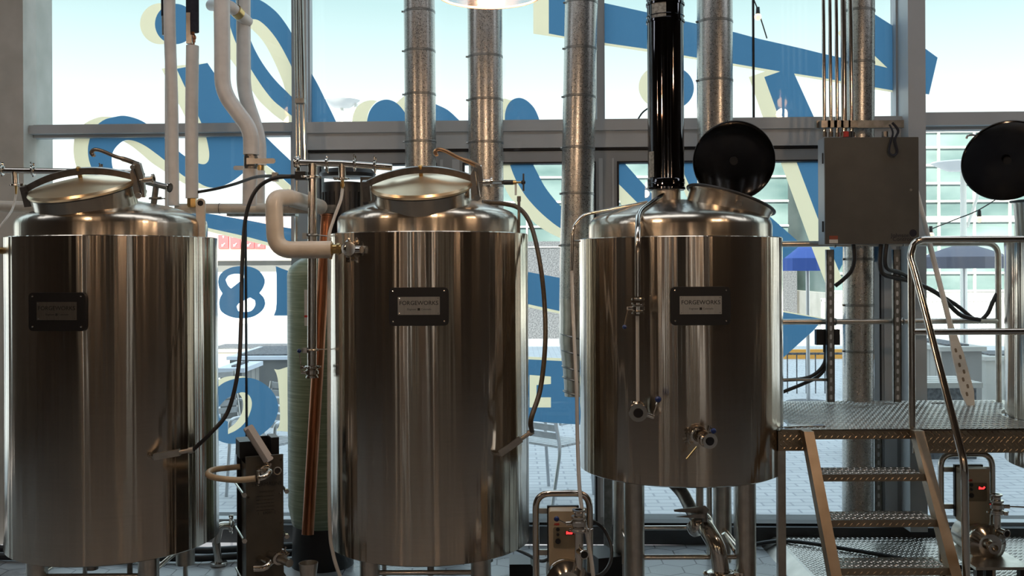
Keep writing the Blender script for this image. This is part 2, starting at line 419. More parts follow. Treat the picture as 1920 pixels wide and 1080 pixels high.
# folding doors
ZD = WZ(960, 280)
struct('trim_9', B().wbox(XM[1], XM[4], ZD-.008, ZD+.01, .0, .1), M_seal)
def door(n, x0, x1, gx0, gx1):
    o = sempty('door_%d' % n, (x0, yw(x0), ZB)); zt = ZD-.012; gt = WZ((gx0+gx1)/2*0+960, 304); gb = WZ(1250, 984)
    X0, X1, G0, G1 = WX(x0), WX(x1), WX(gx0), WX(gx1)
    b = B().wbox(X0, G0, ZB, zt, .01, .1).wbox(G1, X1, ZB, zt, .01, .1).wbox(G0, G1, gt, zt, .01, .1).wbox(G0, G1, ZB, gb, .01, .1)
    struct('door_frame', b, M_frame2, o)
    b = B().wbox(G0, G0+.012, gb, gt, .0, .1).wbox(G1-.012, G1, gb, gt, .0, .1).wbox(G0, G1, gt-.01, gt, .0, .1).wbox(G0, G1, gb, gb+.012, 0, .1)
    struct('glazing_seal', b, M_seal, o)
    struct('pane', B().wbox(G0+.012, G1-.012, gb+.012, gt-.01, .072, .08), M_glass, o)
    struct('door_panel', B().wbox(X0+.03, G0-.02, ZB+.05, zt-.05, .004, .012).wbox(G1+.02, X1-.03, ZB+.05, zt-.05, .004, .012), M_frame, o)
    return o
door(1, 580, 840, 600, 820); door(2, 840, 1140, 868, 1118); door(3, 1140, 1690, 1158, 1652)
# --- posts and boards invented behind the viewer to band the steel's reflections
for i, (x, wd, c) in enumerate(((-5.6, .5, M_conc), (-2.6, .45, M_conc), (1.2, .45, M_conc), (4.6, .5, M_conc))):
    struct('trim_%d' % (10+i), B().box((x, -4.2, 0), (x+wd, -4.2+wd, ZC)), c)
M_panels = []
for k, c in enumerate(((.35, .22, .12), (.03, .025, .02), (.42, .36, .28), (.16, .08, .04), (.05, .05, .045))):
    M_panels.append(mottled('streak_board_%d' % k, c, tuple(v*1.2 for v in c), 3, .6, 0, .1))
x = -6.8; k = 0
while x < 6.7:
    wd = random.choice((.12, .2, .35, .5, .8)); (any(x < a_+w_ and x+wd > a_ for a_, w_ in slots)) or struct('trim_%d' % (20+k), B().box((x, YB, 0), (x+wd, YB+.06+.04*(k % 3), random.choice((2.6, 3.4, 4.4)))), M_panels[random.choice((0, 1, 1, 2, 3, 1, 4))])
    x += wd+random.choice((.0, .15, .4)); k += 1

# ================================================================ WINDOW LETTERING
def smoothp(pts, n=4, thr=0.85):
    N = len(pts); v = [Vector(p) for p in pts]; out = []
    corner = []
    for i in range(N):
        a = v[i]-v[i-1]; c = v[(i+1) % N]-v[i]
        corner.append(a.length < 1e-6 or c.length < 1e-6 or a.angle(c) > thr)
    for i in range(N):
        p1 = v[i]; p2 = v[(i+1) % N]; L = (p2-p1).length
        def tan(j):
            d = v[(j+1) % N]-v[j-1]; return d.normalized()*L if d.length > 0 else d
        t1 = (p2-p1) if corner[i] else tan(i); t2 = (p2-p1) if corner[(i+1) % N] else tan((i+1) % N)
        if corner[i] and corner[(i+1) % N]: out.append(p1); continue
        for k in range(n):
            t = k/n; out.append(p1*(2*t**3-3*t*t+1)+t1*(t**3-2*t*t+t)+p2*(-2*t**3+3*t*t)+t2*(t**3-t*t))
    return out
def flat_shape(loops, d, sm=True):
    b = B(); edges = []
    for lp in loops:
        pts = smoothp(lp) if sm else lp
        vs = [b.bm.verts.new(WP(p[0], p[1], d)) for p in pts]
        edges += [b.bm.edges.new((vs[i], vs[(i+1) % len(vs)])) for i in range(len(vs))]
    bmesh.ops.triangle_fill(b.bm, use_beauty=True, use_dissolve=False, edges=edges, normal=(0, -1, 0)); return b
def circ(cx, cy, r, a0=0, a1=360, n=40): return [(cx+r*math.cos(math.radians(a0+(a1-a0)*i/n)), cy+r*math.sin(math.radians(a0+(a1-a0)*i/n))) for i in range(n+(0 if a1-a0 == 360 else 1))]
def decal(label, blue=(), cream=(), smb=True):
    first = (blue or cream)[0][0][0]; L = WP(first[0], first[1], .088)
    t = thing('window_lettering', L, label, 'window lettering', None)
    for lp in blue: obj('blue_face', flat_shape(lp, .088, smb), M_vblue, t, clean=False, smooth=False)
    for lp in cream: obj('cream_shadow', flat_shape(lp, .0885, smb), M_vcream, t, clean=False, smooth=False, label='cream drop shadow of the lettering')
def crescent(cx, cy, r, bx, by, br):
    # visible part of the cream disc left of the blue disc
    pts = []; n = 60
    out = [p for p in circ(cx, cy, r, 0, 360, n*2) if math.hypot(p[0]-bx, p[1]-by) > br]
    inn = [p for p in circ(bx, by, br, 0, 360, n*2) if math.hypot(p[0]-cx, p[1]-cy) < r]
    out.sort(key=lambda p: math.atan2(-(p[1]-cy), -(p[0]-cx))); inn.sort(key=lambda p: -math.atan2(-(p[1]-by), -(p[0]-bx)))
    return out+inn
decal('blue dot with cream shadow painted high on the left window', [[circ(328.5, 45, 38)]], [[crescent(301, 44.5, 38.5, 328.5, 45, 38)]], False)
decal('blue dot with cream shadow on the upper window behind the black flue', [[circ(1262, 165, 39)]], [[crescent(1236, 163, 38.5, 1262, 165, 39)]], False)
Sblue = [(186,231),(199,223),(216,219),(231,217),(248,220),(262,225),(273,231),(300,252),(334,283),(347,293),(360,301),(371.6,306),(381,308),(387,306),(391.5,299),(392,284),(386,255),(376.7,229),(331,129),(389,118),(401,136),(440,190),(497,255),(550,306),(590,342),(590,385),(550,352),(496,307),(475,303),(453,327),(428,344),(401.7,352),(384.8,349),(371.6,342),(346,331),(334,321.6),(306.6,298.7),(291,286.7),(274,274.6),(257,266),(242.8,262.6),(231,264.5),(221,272),(212.7,283),(209.5,296),(211,313),(216,325),(225,340),(235,352),(200,352),(185,340),(176.6,325),(171.8,315.5),(166,296),(165,277),(169,258),(175,243)]
Sc1 = [(160,231),(173,224),(190,219),(211,219),(199,223),(186,231),(175,243),(169,258),(165,277),(166,296),(172,315.5),(176.6,325),(185,340),(165,345),(150,330),(144,315.5),(139,296),(138,277),(140,258),(147,243)]
Sc2 = [(231,264.5),(242.8,262.6),(257,266),(274,274.6),(291,286.7),(306.6,298.7),(334,321.6),(346,331),(371.6,342),(384.8,349),(401.7,352),(372,353),(346,344.4),(334,337),(306.6,320),(283.7,304.7),(264.4,288),(247.6,274.6)]
Sc3 = [(303,129),(331,123.3),(348,121.5),(389,117.5),(331,129),(376.7,229),(386,255),(392,284),(391.5,299),(387,306),(381,308),(371.6,306),(362,296),(358,270),(351,229),(332,189)]
Sc4 = [(496,307),(550,352),(590,385),(590,402),(550,371),(505,332),(492,318)]
decal('large blue scroll letter with cream shadow across the left window transom', [[Sblue]], [[Sc1], [Sc2], [Sc3], [Sc4]])
Lb = [(425,-25),(487,0),(502,9),(520,24.4),(535.6,44.4),(547.8,64.4),(579,128),(595.6,158),(611,189),(622,211),(630,228),(642,252),(592,252),(565,229),(547.8,217.8),(531,204),(513,189),(498,171),(482,148),(470,129),(455,105),(443,82),(432,51),(425,20)]
Lh = [(441,0),(455,33),(472,35.6),(482,37),(493,44),(506.7,57.8),(520,75.6),(533,97.8),(547.8,128),(556,155),(560,190),(547.8,182),(535.6,170),(522,156.7),(506.7,139),(491,116.7),(479,95.6),(471,77.8),(462,55),(450,28)]
Lc1 = [(455,33),(472,35.6),(482,37),(493,44),(506.7,57.8),(520,75.6),(533,97.8),(547.8,128),(556,155),(560,190),(547.8,182),(535.6,170),(531,155.6),(522,133),(511,109),(497.8,84.4),(484.4,66.7),(471,54),(462,46)]
Lc2 = [(401,15),(401,40),(410,70),(431,109),(442,124.4),(455,146),(471,167),(484,186.7),(500,203),(515.6,216.7),(531.6,227.8),(545,237),(575,237),(565,229),(547.8,217.8),(531,204),(513,189),(498,171),(482,148),(470,129),(455,105),(443,82),(432,51),(425,20),(423,0),(408,0)]
decal('tall blue looping letter with cream inner curve at the top left window', [[Lb, Lh]], [[Lc1], [Lc2]])
decal('blue diagonal band with cream underline low on the left window', [[[(330,392),(400,402),(427,406.7),(465,413),(500.7,420),(523,424.4),(550,429),(590,438),(590,478),(550,467),(500.7,454),(453,441.5),(400,429.6),(330,412)]]], [[[(330,412),(400,429.6),(453,441.5),(500.7,454),(550,467),(590,478),(590,485),(550,474),(500.7,460.7),(400,436.3),(330,419)]]])
E8 = [(454,498.7),(472,501),(487,509),(496.4,524.4),(494,538),(486.6,549.6),(495,559),(497,571.8),(490,584),(474,594),(454,597),(432,594),(415,584),(411,572),(412,560),(417,550),(411,540),(409,526),(414,513),(432,502)]
decal('blue painted figure eight in the window between the left tanks', [[E8, [(423,524.4),(428.9,517),(442,513.5),(457.6,515.5),(457.6,521.5),(433.3,540.7),(427.4,534.8)], [(443.7,574.8),(448,568.9),(468.9,557.9),(477.7,563),(478.6,571.8),(471.8,582),(460,585),(446.6,583)]]])
decal('blue painted figure one beside the green pressure vessel', [[[(517,499),(537,506.7),(565,516),(565,592),(513,592),(517.7,577.7),(518.6,539),(518,509.6)]]])
Ob = [(395,740),(412.6,722.5),(424.4,715.4),(440.7,710.3),(461,708),(481.5,712),(501.9,724.5),(516,742),(521.6,760),(520,776.5),(512,795),(497.8,809),(477.4,823.3),(459,830.5),(440.7,832),(424.4,831),(408,824),(393,800),(390,770)]
Oh = [(408,766),(412.6,760),(424.4,748),(438.7,739.8),(451,735.7),(461,736.8),(469,744),(472.3,756),(470,770.4),(463,786.7),(453,799),(440.7,808),(427.5,814),(427.5,790.7),(412.6,783.6)]
Oc = [(448,737.8),(451,735.7),(461,736.8),(469,744),(472.3,756),(470,770.4),(463,786.7),(453,799),(440.7,808),(427.5,814),(428.5,804),(438.7,795.8),(447.9,784.6),(454,772.4),(456,758),(453.4,746)]
Oc2 = [(395,728),(412.6,711),(426.5,706),(442.8,705),(459,706),(467,708.5),(461,708),(440.7,710.3),(424.4,715.4),(412.6,722.5),(395,740)]
decal('round blue letter with cream inner curve low on the left window', [[Ob, Oh]], [[Oc], [Oc2]])
decal('cream upright letter stroke left of the green pressure vessel', [], [[[(514,692),(522,693),(535.5,689),(565,680),(565,815),(535.5,809),(518,808),(523,799),(525,782.6),(524,754),(522,721.5),(519,703)]]])
decal('blue curved stroke with wide cream shadow on the door beside the middle tank', [[[(956,308.7),(950,290),(993,290),(1000,309),(1007.5,323.7),(1020,347.5),(1032.5,365),(1050,385),(1075,405),(1100,425),(1100,450),(1075,440),(1050,427.5),(1025,408.7),(1005,390),(987.5,370),(975,351),(965,332.5)]]], [[[(930,290),(950,290),(956,308.7),(965,332.5),(975,351),(987.5,370),(1005,390),(1025,408.7),(1050,427.5),(1075,440),(1100,450),(1100,462),(1050,446),(1012.5,426),(987.5,403.7),(970,385),(955,367.5),(946,350),(935,320)]]])
decal('blue slanted band with cream edge on the door behind the black hose', [[[(980,508),(1050,521),(1105,531),(1105,596),(1050,583.5),(980,568)]]], [[[(980,568),(1050,583.5),(1105,596),(1105,602),(1050,588.5),(980,574)]]])
decal('blue block letter with cream notches low on the door between the tanks', [[[(975,673),(1055,677),(1100,679),(1100,797),(1040,793),(975,788)], [(993,703),(993,764),(1033,764),(1033,745),(1006,745),(1006,722),(1033,720),(1033,706)]]], [[[(975,668),(1100,674),(1100,679),(1055,677),(975,673)]], [[(993,703),(993,764),(1006,764),(1006,703)]], [[(1006,745),(1006,764),(1033,764),(1033,745)]], [[(1006,703.5),(1006,722),(1033,720),(1033,706)]]], False)
decal('blue rounded letter tops with cream shadow above the door header behind the left duct', [[[(688,240),(689,222),(695,205),(707,192),(723,186.7),(738,190),(750,199),(762,216),(768,232),(775,240)]], [[(790,190),(806,191),(820,196.7),(840,206.7),(862,226.7),(875,240),(780,240)]]], [[[(660,240),(661,220),(668,202),(680,192),(694,188),(707,189),(697,200),(690,214),(688,240)]], [[(743,193),(756.7,181),(770,172),(785,186),(790,190),(782,240),(775,240),(768,232),(762,216),(750,199)]]])
decal('blue rounded letter top above the door header right of the middle duct', [[[(946.7,240),(947,213),(952,197),(961,187),(973,183.5),(984,186.5),(994,194),(1003,205),(1011,224),(1014,240)]]], [[[(930,190),(946,185),(957,188),(961,187),(952,197),(947,213),(946.7,240),(930,240)]]])
bar = [(1029,-20),(1080,-8),(1133,5.6),(1214,23.3),(1285,40),(1304,44),(1380,61),(1424,73),(1464,82),(1504,91),(1540,100),(1576,108),(1590,92),(1607,66),(1625,20),(1642,28),(1683,54),(1721,81),(1758,108),(1742,177),(1721,174.4),(1683,171),(1639,163.5),(1576,152),(1540,145.6),(1489,137.8),(1524.4,215.6),(1537,243),(1592,362),(1651,491),(1582,491),(1573,508),(1537,419),(1492.5,301),(1469,243),(1459,216),(1433,144.4),(1463,134),(1380,120),(1304,107.8),(1285,104.4),(1214,92),(1133,80.4),(1055,67.8),(1029,62.9)]
cr1 = [(1000,-20),(1029,-20),(1029,62.9),(1055,67.8),(1133,80.4),(1214,92),(1285,104.4),(1304,107.8),(1380,120),(1463,134),(1433,144.4),(1459,216),(1469,243),(1492.5,301),(1537,419),(1573,508),(1582,530),(1548,532),(1520,459),(1462.5,301),(1440,243),(1429,216),(1404,144.4),(1434,134),(1380,124.4),(1304,111.5),(1285,108.5),(1214,97.3),(1133,85),(1055,71.5),(1000,63.3)]
cr2 = [(1489,137.8),(1540,145.6),(1576,152),(1639,163.5),(1683,171),(1683,174.5),(1639,167.5),(1576,156.5),(1540,150),(1490,142)]
cr3 = [(1640,104.4),(1664.4,127.8),(1640,122),(1610,117),(1620,90)]
bar2 = bar
decal('huge blue letter with cream shadow spanning the upper right windows', [[bar2, [(1620,91),(1611,116.5),(1640,121.5),(1663.8,127.2),(1640.4,104.9)]]], [[cr1], [cr2], [[(1620,90.5),(1610.5,117),(1640,122),(1664.4,127.8),(1640,104.4)]], [[(1571,62),(1577,54),(1607,28),(1625,20),(1607,66),(1590,92)]]], False)
decal('blue diagonal stroke with cream shadow seen left of the black flue', [[[(1158,306),(1150,290),(1157,290),(1171,306),(1212.5,352.5),(1245,388),(1260,410),(1220,405),(1195,380),(1157.5,342.5)]]], [[[(1150,335),(1157.5,342.5),(1195,380),(1220,405),(1175,405),(1163,380),(1157,360)]]], False)
decal('blue stroke with cream edge seen between black flue and open kettle lid', [[[(1280,290),(1309,290),(1312,360),(1303,372),(1280,320)]]], [[[(1280,320),(1303,372),(1290,375),(1280,352)]]], False)
decal('blue wedge of lettering right of the kettle above the grey rail', [[[(1400,365),(1443.7,406),(1502.5,458),(1486,472),(1468,486),(1400,520)]]], [], False)
decal('blue pointed arrow of lettering below the rail right of the kettle', [[[(1400,572),(1469.7,585.5),(1543,598),(1525,620),(1469.7,669.7),(1400,730)]]], [[[(1400,569),(1470,583),(1547,597),(1543,598),(1469.7,585.5),(1400,572)]]], False)

# ================================================================ OUTSIDE
b = B().box((-60, 6.95, -.25), (60, 140, -.06)); struct('ground', b, M_pave)
M_tan = mottled('tan_stone', (.5, .42, .32), (.6, .52, .4), 3, .8, 0, .1)
M_granite = bricks('grey_stone_blocks', (.25, .24, .23), (.34, .32, .3), (.15, .15, .15), 1.2, rough=.8)
M_slab = mat('pale_slab', (.62, .66, .74), .6)
M_tealglass = mottled('teal_facade_glass', (.085, .14, .14), (.22, .29, .285), .35, .15, 0, 0, (1, 1, 2.2))
M_mull = mat('white_facade_mullion', (.8, .78, .72), .5)
M_signred = mat('red_sign', (.62, .08, .09), .5); M_signwhite = mat('white_sign_paint', (.85, .82, .8), .5)
M_orange = mat('orange_barrier', (.72, .34, .06), .6); M_green = mat('green_stripe', (.1, .45, .2), .6)
M_grey = mottled('speckled_grey_granite', (.06, .062, .07), (.16, .165, .18), 30, .8, 0, .1)
M_ltconc = mottled('pale_concrete', (.42, .41, .38), (.52, .5, .47), 2, .8, 0, .1)
M_umb = mat('blue_canvas', (.06, .12, .42), .8); M_umbg = mat('charcoal_canvas', (.12, .12, .16), .8)
M_alu = mat('outdoor_aluminium', (.55, .56, .58), .35, 1)
M_chair = mottled('weathered_chair_slats', (.42, .43, .45), (.52, .53, .55), 20, .5, 0, 0)
# glazed building across the street, its grid running to the right
def facade(name, px0, px1, Y, ztop, zbot, cw, ch, label, base=None):
    x0 = P(px0, 500, Y).x; x1 = P(px1, 500, Y).x
    t = thing(name, ((x0+x1)/2, Y, -.06), label, 'building')
    obj('glass_wall', B().box((x0, Y, zbot), (x1, Y+6, ztop)), M_tealglass, t)
    b = B(); n = int((x1-x0)/cw)
    for i in range(n+1): b.box((x0+i*cw-.03, Y-.08, zbot), (x0+i*cw+.03, Y-.001, ztop))
    k = int((ztop-zbot)/ch)
    for j in range(k+1):
        hw = .09 if j % 5 == 0 else .03
        b.box((x0, Y-.1, ztop-j*ch-hw), (x1, Y-.001, ztop-j*ch+hw))
    obj('facade_grid', b, M_mull, t)
    obj('plinth', B().box((x0-.2, Y-.3, -.06), (x1+.2, Y+6, zbot)), base or M_ltconc, t)
    return t
facade('office_building', 1560, 2400, 30, P(1820, 243, 30).z, P(1820, 548, 30).z, 1.05, .53, 'glass office building with white window grid beyond the right window')
facade('office_building', 905, 1478, 33, P(1200, 240, 33).z, P(1200, 452, 33).z, 1.45, .8, 'teal glass building seen through the door panes behind the kettle', M_grey)
# ribbed fence below the right-hand facade
b = B(); t = thing('ribbed_fence', P(1830, 640, 27), 'pale ribbed metal fence in front of the right glass building', 'fence')
z0, z1 = -.06, P(1830, 560, 27).z
for i in range(70):
    x = P(1540, 500, 27).x+i*.11; b.box((x, 27, z0), (x+.07, 27.05, z1))
obj('slats', b, M_mull, t); obj('top_rail', B().box((P(1540, 500, 27).x, 26.95, z1-.06), (P(1540, 500, 27).x+7.7, 27.1, z1+.03)), M_mull, t)
# long orange hoarding and the bar railing before it
Yo = 20; x0 = P(1470, 500, Yo).x; x1 = P(1772, 500, Yo).x
t = thing('orange_hoarding', ((x0+x1)/2, Yo, -.06), 'low orange hoarding with a green stripe beyond the right doors', 'barrier')
obj('orange_panel', B().box((x0, Yo, P(0, 700, Yo).z-.1), (x1, Yo+.1, P(1600, 655, Yo).z)), M_orange, t)
obj('green_stripe', B().box((x0, Yo-.02, P(1600, 683, Yo).z), (x1-1.6, Yo-.001, P(1600, 676, Yo).z)), M_green, t)
Yr = 14.6; x0 = P(1440, 500, Yr).x; n = 21; zt = P(1600, 661, Yr).z
t = thing('bar_railing', (x0+1.2, Yr, -.06), 'thin grey bar railing on the pavement beyond the right doors', 'railing')
obj('top_rail', B().box((x0, Yr, zt-.03), (x0+2.75, Yr+.04, zt)), M_grey, t)
for i in range(n): obj('bar', B().box((x0+i*.135, Yr+.01, -.06), (x0+i*.135+.014, Yr+.025, zt)), M_grey, t)
# planters and bench on the right
def planter(px0, px1, ytop, ybot, Y, depth, m, label, cap=.05):
    zb = -.06; zt = P((px0+px1)/2, ytop, Y).z; x0 = P(px0, 500, Y).x; x1 = P(px1, 500, Y).x
    t = thing('stone_planter', ((x0+x1)/2, Y, zb), label, 'planter')
    obj('body', B().box((x0, Y, zb), (x1, Y+depth, zt-cap)), m, t); obj('coping', B().box((x0-.04, Y-.04, zt-cap), (x1+.04, Y+depth+.04, zt)), M_slab if m is M_granite else M_ltconc, t)
    obj('soil', B().box((x0+.1, Y+.1, zt-.01), (x1-.1, Y+depth-.1, zt+.02)), M_grey, t)
M_concblock = bricks('pale_concrete_blocks', (.36, .345, .32), (.4, .385, .355), (.26, .25, .24), 1.5, rough=.85)
planter(1765, 1840, 650, 760, 11.5, 1.2, M_concblock, 'grey block planter seen between the stair rail and the right tank')
planter(1848, 1990, 668, 780, 12.8, .75, M_ltconc, 'smooth concrete planter partly behind the right tank')
Yb_ = 9.6; x0 = P(1640, 500, Yb_).x; x1 = P(1842, 500, Yb_).x; zt = P(1740, 728, Yb_).z
t = thing('slab_bench', ((x0+x1)/2, Yb_, -.06), 'pale slatted concrete bench beyond the glass at deck level', 'bench')
for i in range(4): obj('seat_slab', B().box((x0, Yb_+.16*i, zt), (x1, Yb_+.16*i+.13, zt+.05)), M_ltconc, t)
obj('base', B().box((x0+.05, Yb_+.03, -.06), (x1-.05, Yb_+.58, zt)), M_grey, t)
planter(412, 452, 690, 760, 11.6, .8, M_granite, 'low grey stone planter seen just right of the left tank')
planter(430, 560, 668, 740, 14.8, 1.8, M_granite, 'low stone wall planter beyond the round blue letter')
planter(380, 560, 655, 690, 18.5, 1.2, M_tan, 'long tan stone wall behind the stone planters')
planter(985, 1120, 462, 530, 26, 2, M_grey, 'high speckled granite wall seen between the middle tank and the duct', .03)
# red sign building at the left
Y = 34; x0 = P(330, 500, Y).x; x1 = P(640, 500, Y).x
t = thing('station_building', ((x0+x1)/2, Y, -.06), 'low building with red direction signs across the plaza at left', 'building')
obj('stone_wall', B().box((x0, Y, -.06), (x1, Y+5, P(460, 487, Y).z)), M_granite, t)
obj('sunlit_glare_base', B().box((x0, Y-.2, -.06), (x1, Y-.01, P(460, 510, Y).z)), M_signwhite, t)  # added white sheet stands in for sunlit glare below the wall
obj('tan_band', B().box((x0, Y-.3, P(460, 489, Y).z), (x1, Y+5, P(460, 471, Y).z)), M_tan, t)
obj('pink_fascia', B().box((x0, Y-.1, P(460, 471, Y).z), (x1, Y+5, P(460, 404, Y).z)), mat('pale_red_fascia', (.75, .45, .4), .6), t)
for i, px in enumerate((412, 434, 460, 480, 512, 540)):
    w0 = P(px, 500, Y).x; z0 = P(px, 466, Y).z; z1 = P(px, 441 - 2*i*0, Y).z
    s_ = obj('sign_panel', B().box((w0, Y-.16, z0), (w0+.34, Y-.101, z1)), M_signred, t)
    bb = B(); cx = w0+.17; cz = z0+.12
    M = Matrix.Translation((cx, Y-.175, cz)) @ Matrix.Rotation(PI/2, 4, 'X') @ Matrix.Rotation(-PI*.75, 4, 'Z')
    bb.prism([(-.08, -.014), (.02, -.014), (.02, -.05), (.08, 0), (.02, .05), (.02, .014), (-.08, .014)], M, .01)
    bb.text(('9', 'Rental Cars', 'Parking', 'Buses', 'Taxi', 'Rail')[i] if i < 2 else '', .05 if i else .12, Matrix.Translation((cx, Y-.17, z1-.07)) @ Matrix.Rotation(PI/2, 4, 'X')) if i < 2 else None
    obj('arrow', bb, M_signwhite, s_)
# lamps outside
def street_lamp(px, py, Y, r, label, pxp, lean=0):
    c = P(px, py, Y); t = thing('street_lamp', (c.x, Y, -.06), label, 'street lamp')
    obj('lamp_dish', B().lathe([(0, .0), (r*.5, .02), (r, .14), (r*.97, .16), (0, .12)], c, seg=32), M_signwhite, t)
    obj('pole', B().cyl((c.x, Y, -.06), (c.x, Y, c.z+.03), r*.13, r*.09, 12), M_mull, t)
    obj('brace', B().tube([(c.x+r*.12, Y, c.z-.9), (c.x+r*.8, Y, c.z+.08)], .025, 8), M_mull, t)
street_lamp(641, 203, 18, .32, 'street lamp with wide pale dish above the lettering left of the ducts', 0)
street_lamp(1806, 322, 16.5, .5, 'street lamp with large white dish behind the right-hand tank lid', 0)
# parasols
def parasol(px, ytop, Y, r, h, m, label):
    c = P(px, ytop, Y); t = thing('parasol', (c.x, Y, -.06), label, 'parasol')
    obj('canopy', B().lathe([(0, h), (r*.5, h*.55), (r, .0), (r*.99, -.02), (r*.5, h*.5), (0, h-.03)], c-Vector((0, 0, h)), seg=8), m, t)
    obj('valance', B().lathe([(r, 0), (r*1.0, -.16)], c-Vector((0, 0, h)), seg=8), m, t)
    obj('pole', B().cyl((c.x, Y, -.06), (c.x, Y, c.z-.02), .025, seg=10), M_alu, t)
    obj('foot', B().cyl((c.x, Y, -.06), (c.x, Y, .04), .28, seg=16), M_grey, t)
parasol(1514, 452, 13, .38, .22, M_umb, 'closed-down blue canvas parasol outside, right of the kettle')
parasol(1808, 455, 14.2, .62, .2, M_umbg, 'charcoal canvas parasol outside behind the stair rail')
# metal terrace chairs
def chair(px, py, Y, rot, label):
    c = P(px, py, Y); c.z = -.06; t = thing('terrace_chair', c, label, 'chair', 'terrace chairs beyond the glass')
    R = Matrix.Translation(c) @ Matrix.Rotation(rot, 4, 'Z')
    for sx in (-.24, .24):
        obj('leg', B().tube([R @ Vector(p) for p in fil([(sx, -.24, 0), (sx, -.2, .44), (sx, -.2, .62), (sx, .18, .62)], .06)], .014, 8), M_alu, t)
        obj('leg', B().tube([R @ Vector(p) for p in fil([(sx, .28, 0), (sx, .18, .42), (sx, .30, .88)], .08)], .014, 8), M_alu, t)
    b = B()
    for i in range(7): b.box((-.23, -.2+i*.057, .43), (.23, -.2+i*.057+.045, .448), R)
    obj('seat', b, M_chair, t)
    b = B()
    for i in range(6):
        z = .50+i*.065; y = .18+(z-.42)/.46*.12
        b.box((-.23, y, z), (.23, y+.012, z+.05), R)
    obj('backrest', b, M_chair, t)
chair(1035, 900, 8.2, 2.4, 'metal slat chair outside behind the beige pump controller')
chair(505, 900, 8.3, -.5, 'metal slat chair outside above the plate heat exchanger')
chair(420, 900, 9.2, .7, 'metal slat chair outside close to the left tank')
# string lights
def string_bulb(px, py, Y, label, ang=0):
    c = P(px, py, Y); t = thing('string_bulb', c, label, 'light bulb', 'bulbs of the outdoor string light')
    obj('bulb', B().ball(c-Vector((0, 0, .045)), .032, 14), mat('bulb_glow', (.9, .8, .7), .2, Emission_Color=(1, .6, .3, 1), Emission_Strength=1.2), t)
    obj('socket', B().cyl(c-Vector((0, 0, .02)), c+Vector((0, 0, .04)), .02, .016, 12), M_rubber, t)
def wire(label, pts, Y, r=.006):
    o = obj('string_light_cable', B().tube(crv([P(a, b_, Y) for a, b_ in pts]), r, 6), M_rubber); tag(o, label, 'cable')
string_bulb(1421, 22, 9, 'glowing string bulb high outside the upper window'); wire('string light cable falling outside the upper window', [(1380, -170), (1405, -30), (1420, 16), (1428, 40), (1438, 72)], 9.02)
string_bulb(1745, 432, 9.5, 'string bulb outside low near the white paddle'); string_bulb(1836, 402, 9.5, 'string bulb outside left of the right tank neck')
wire('string light cable sagging outside the right window', [(1700, 450), (1745, 430), (1790, 412), (1838, 392), (1900, 352)], 9.52)
wire('short cable curl outside left of the black flue', [(1196, 224), (1204, 212), (1214, 204), (1228, 197)], 6.70)

# ================================================================ LAMPS OF THE ROOM, SEEN AND ADDED
def add_fill(x, y, L, W, col=(.92, .96, 1)):
    t = thing('fill_panel', (x, y, ZC-.5), 'wide hanging fill panel added out of view above the floor', 'added fill light', 'added fill panels over the floor')
    obj('housing', B().box((x-L/2, y-.45, ZC-.5), (x+L/2, y+.45, ZC-.44)), M_frame, t)
    for s_ in (-1, 1): obj('rod', B().cyl((x+s_*L*.4, y, ZC-.42), (x+s_*L*.4, y, ZC), .006, seg=8), M_frame, t)
    d = bpy.data.lights.new('fill_lamp', 'AREA'); d.shape = 'RECTANGLE'; d.size = L; d.size_y = .86; d.energy = W; d.color = col
    o = bpy.data.objects.new('fill_lamp', d); C.objects.link(o); o.location = (0, 0, -.01); o.parent = t
for x, y in ((-4.4, 4.75), (-.2, 4.75), (4.2, 4.75)): add_fill(x, y, 3.2, 13)  # panels added out of view to brighten the window frames and interior
def acrylic():
    m = bpy.data.materials.new('ribbed_acrylic'); m.use_nodes = True; n = m.node_tree; n.nodes.clear()
    o = n.nodes.new('ShaderNodeOutputMaterial'); mx = n.nodes.new('ShaderNodeMixShader'); t = n.nodes.new('ShaderNodeBsdfTransparent'); g = n.nodes.new('ShaderNodeBsdfGlossy')
    t.inputs[0].default_value = (.86, .88, .95, 1); g.inputs['Roughness'].default_value = .12; g.inputs[0].default_value = (.9, .88, .9, 1); mx.inputs[0].default_value = .22
    n.links.new(t.outputs[0], mx.inputs[1]); n.links.new(g.outputs[0], mx.inputs[2]); n.links.new(mx.outputs[0], o.inputs[0]); return m
M_acr = acrylic(); M_rim = mat('rim_glow_amber', (.8, .45, .3), .3)  # rim's warm edge glow is put into its amber colour
M_glow = mat('warm_lamp', (1, .7, .4), .5); bsdf(M_glow).inputs['Emission Color'].default_value = (1, .55, .22, 1); bsdf(M_glow).inputs['Emission Strength'].default_value = 10
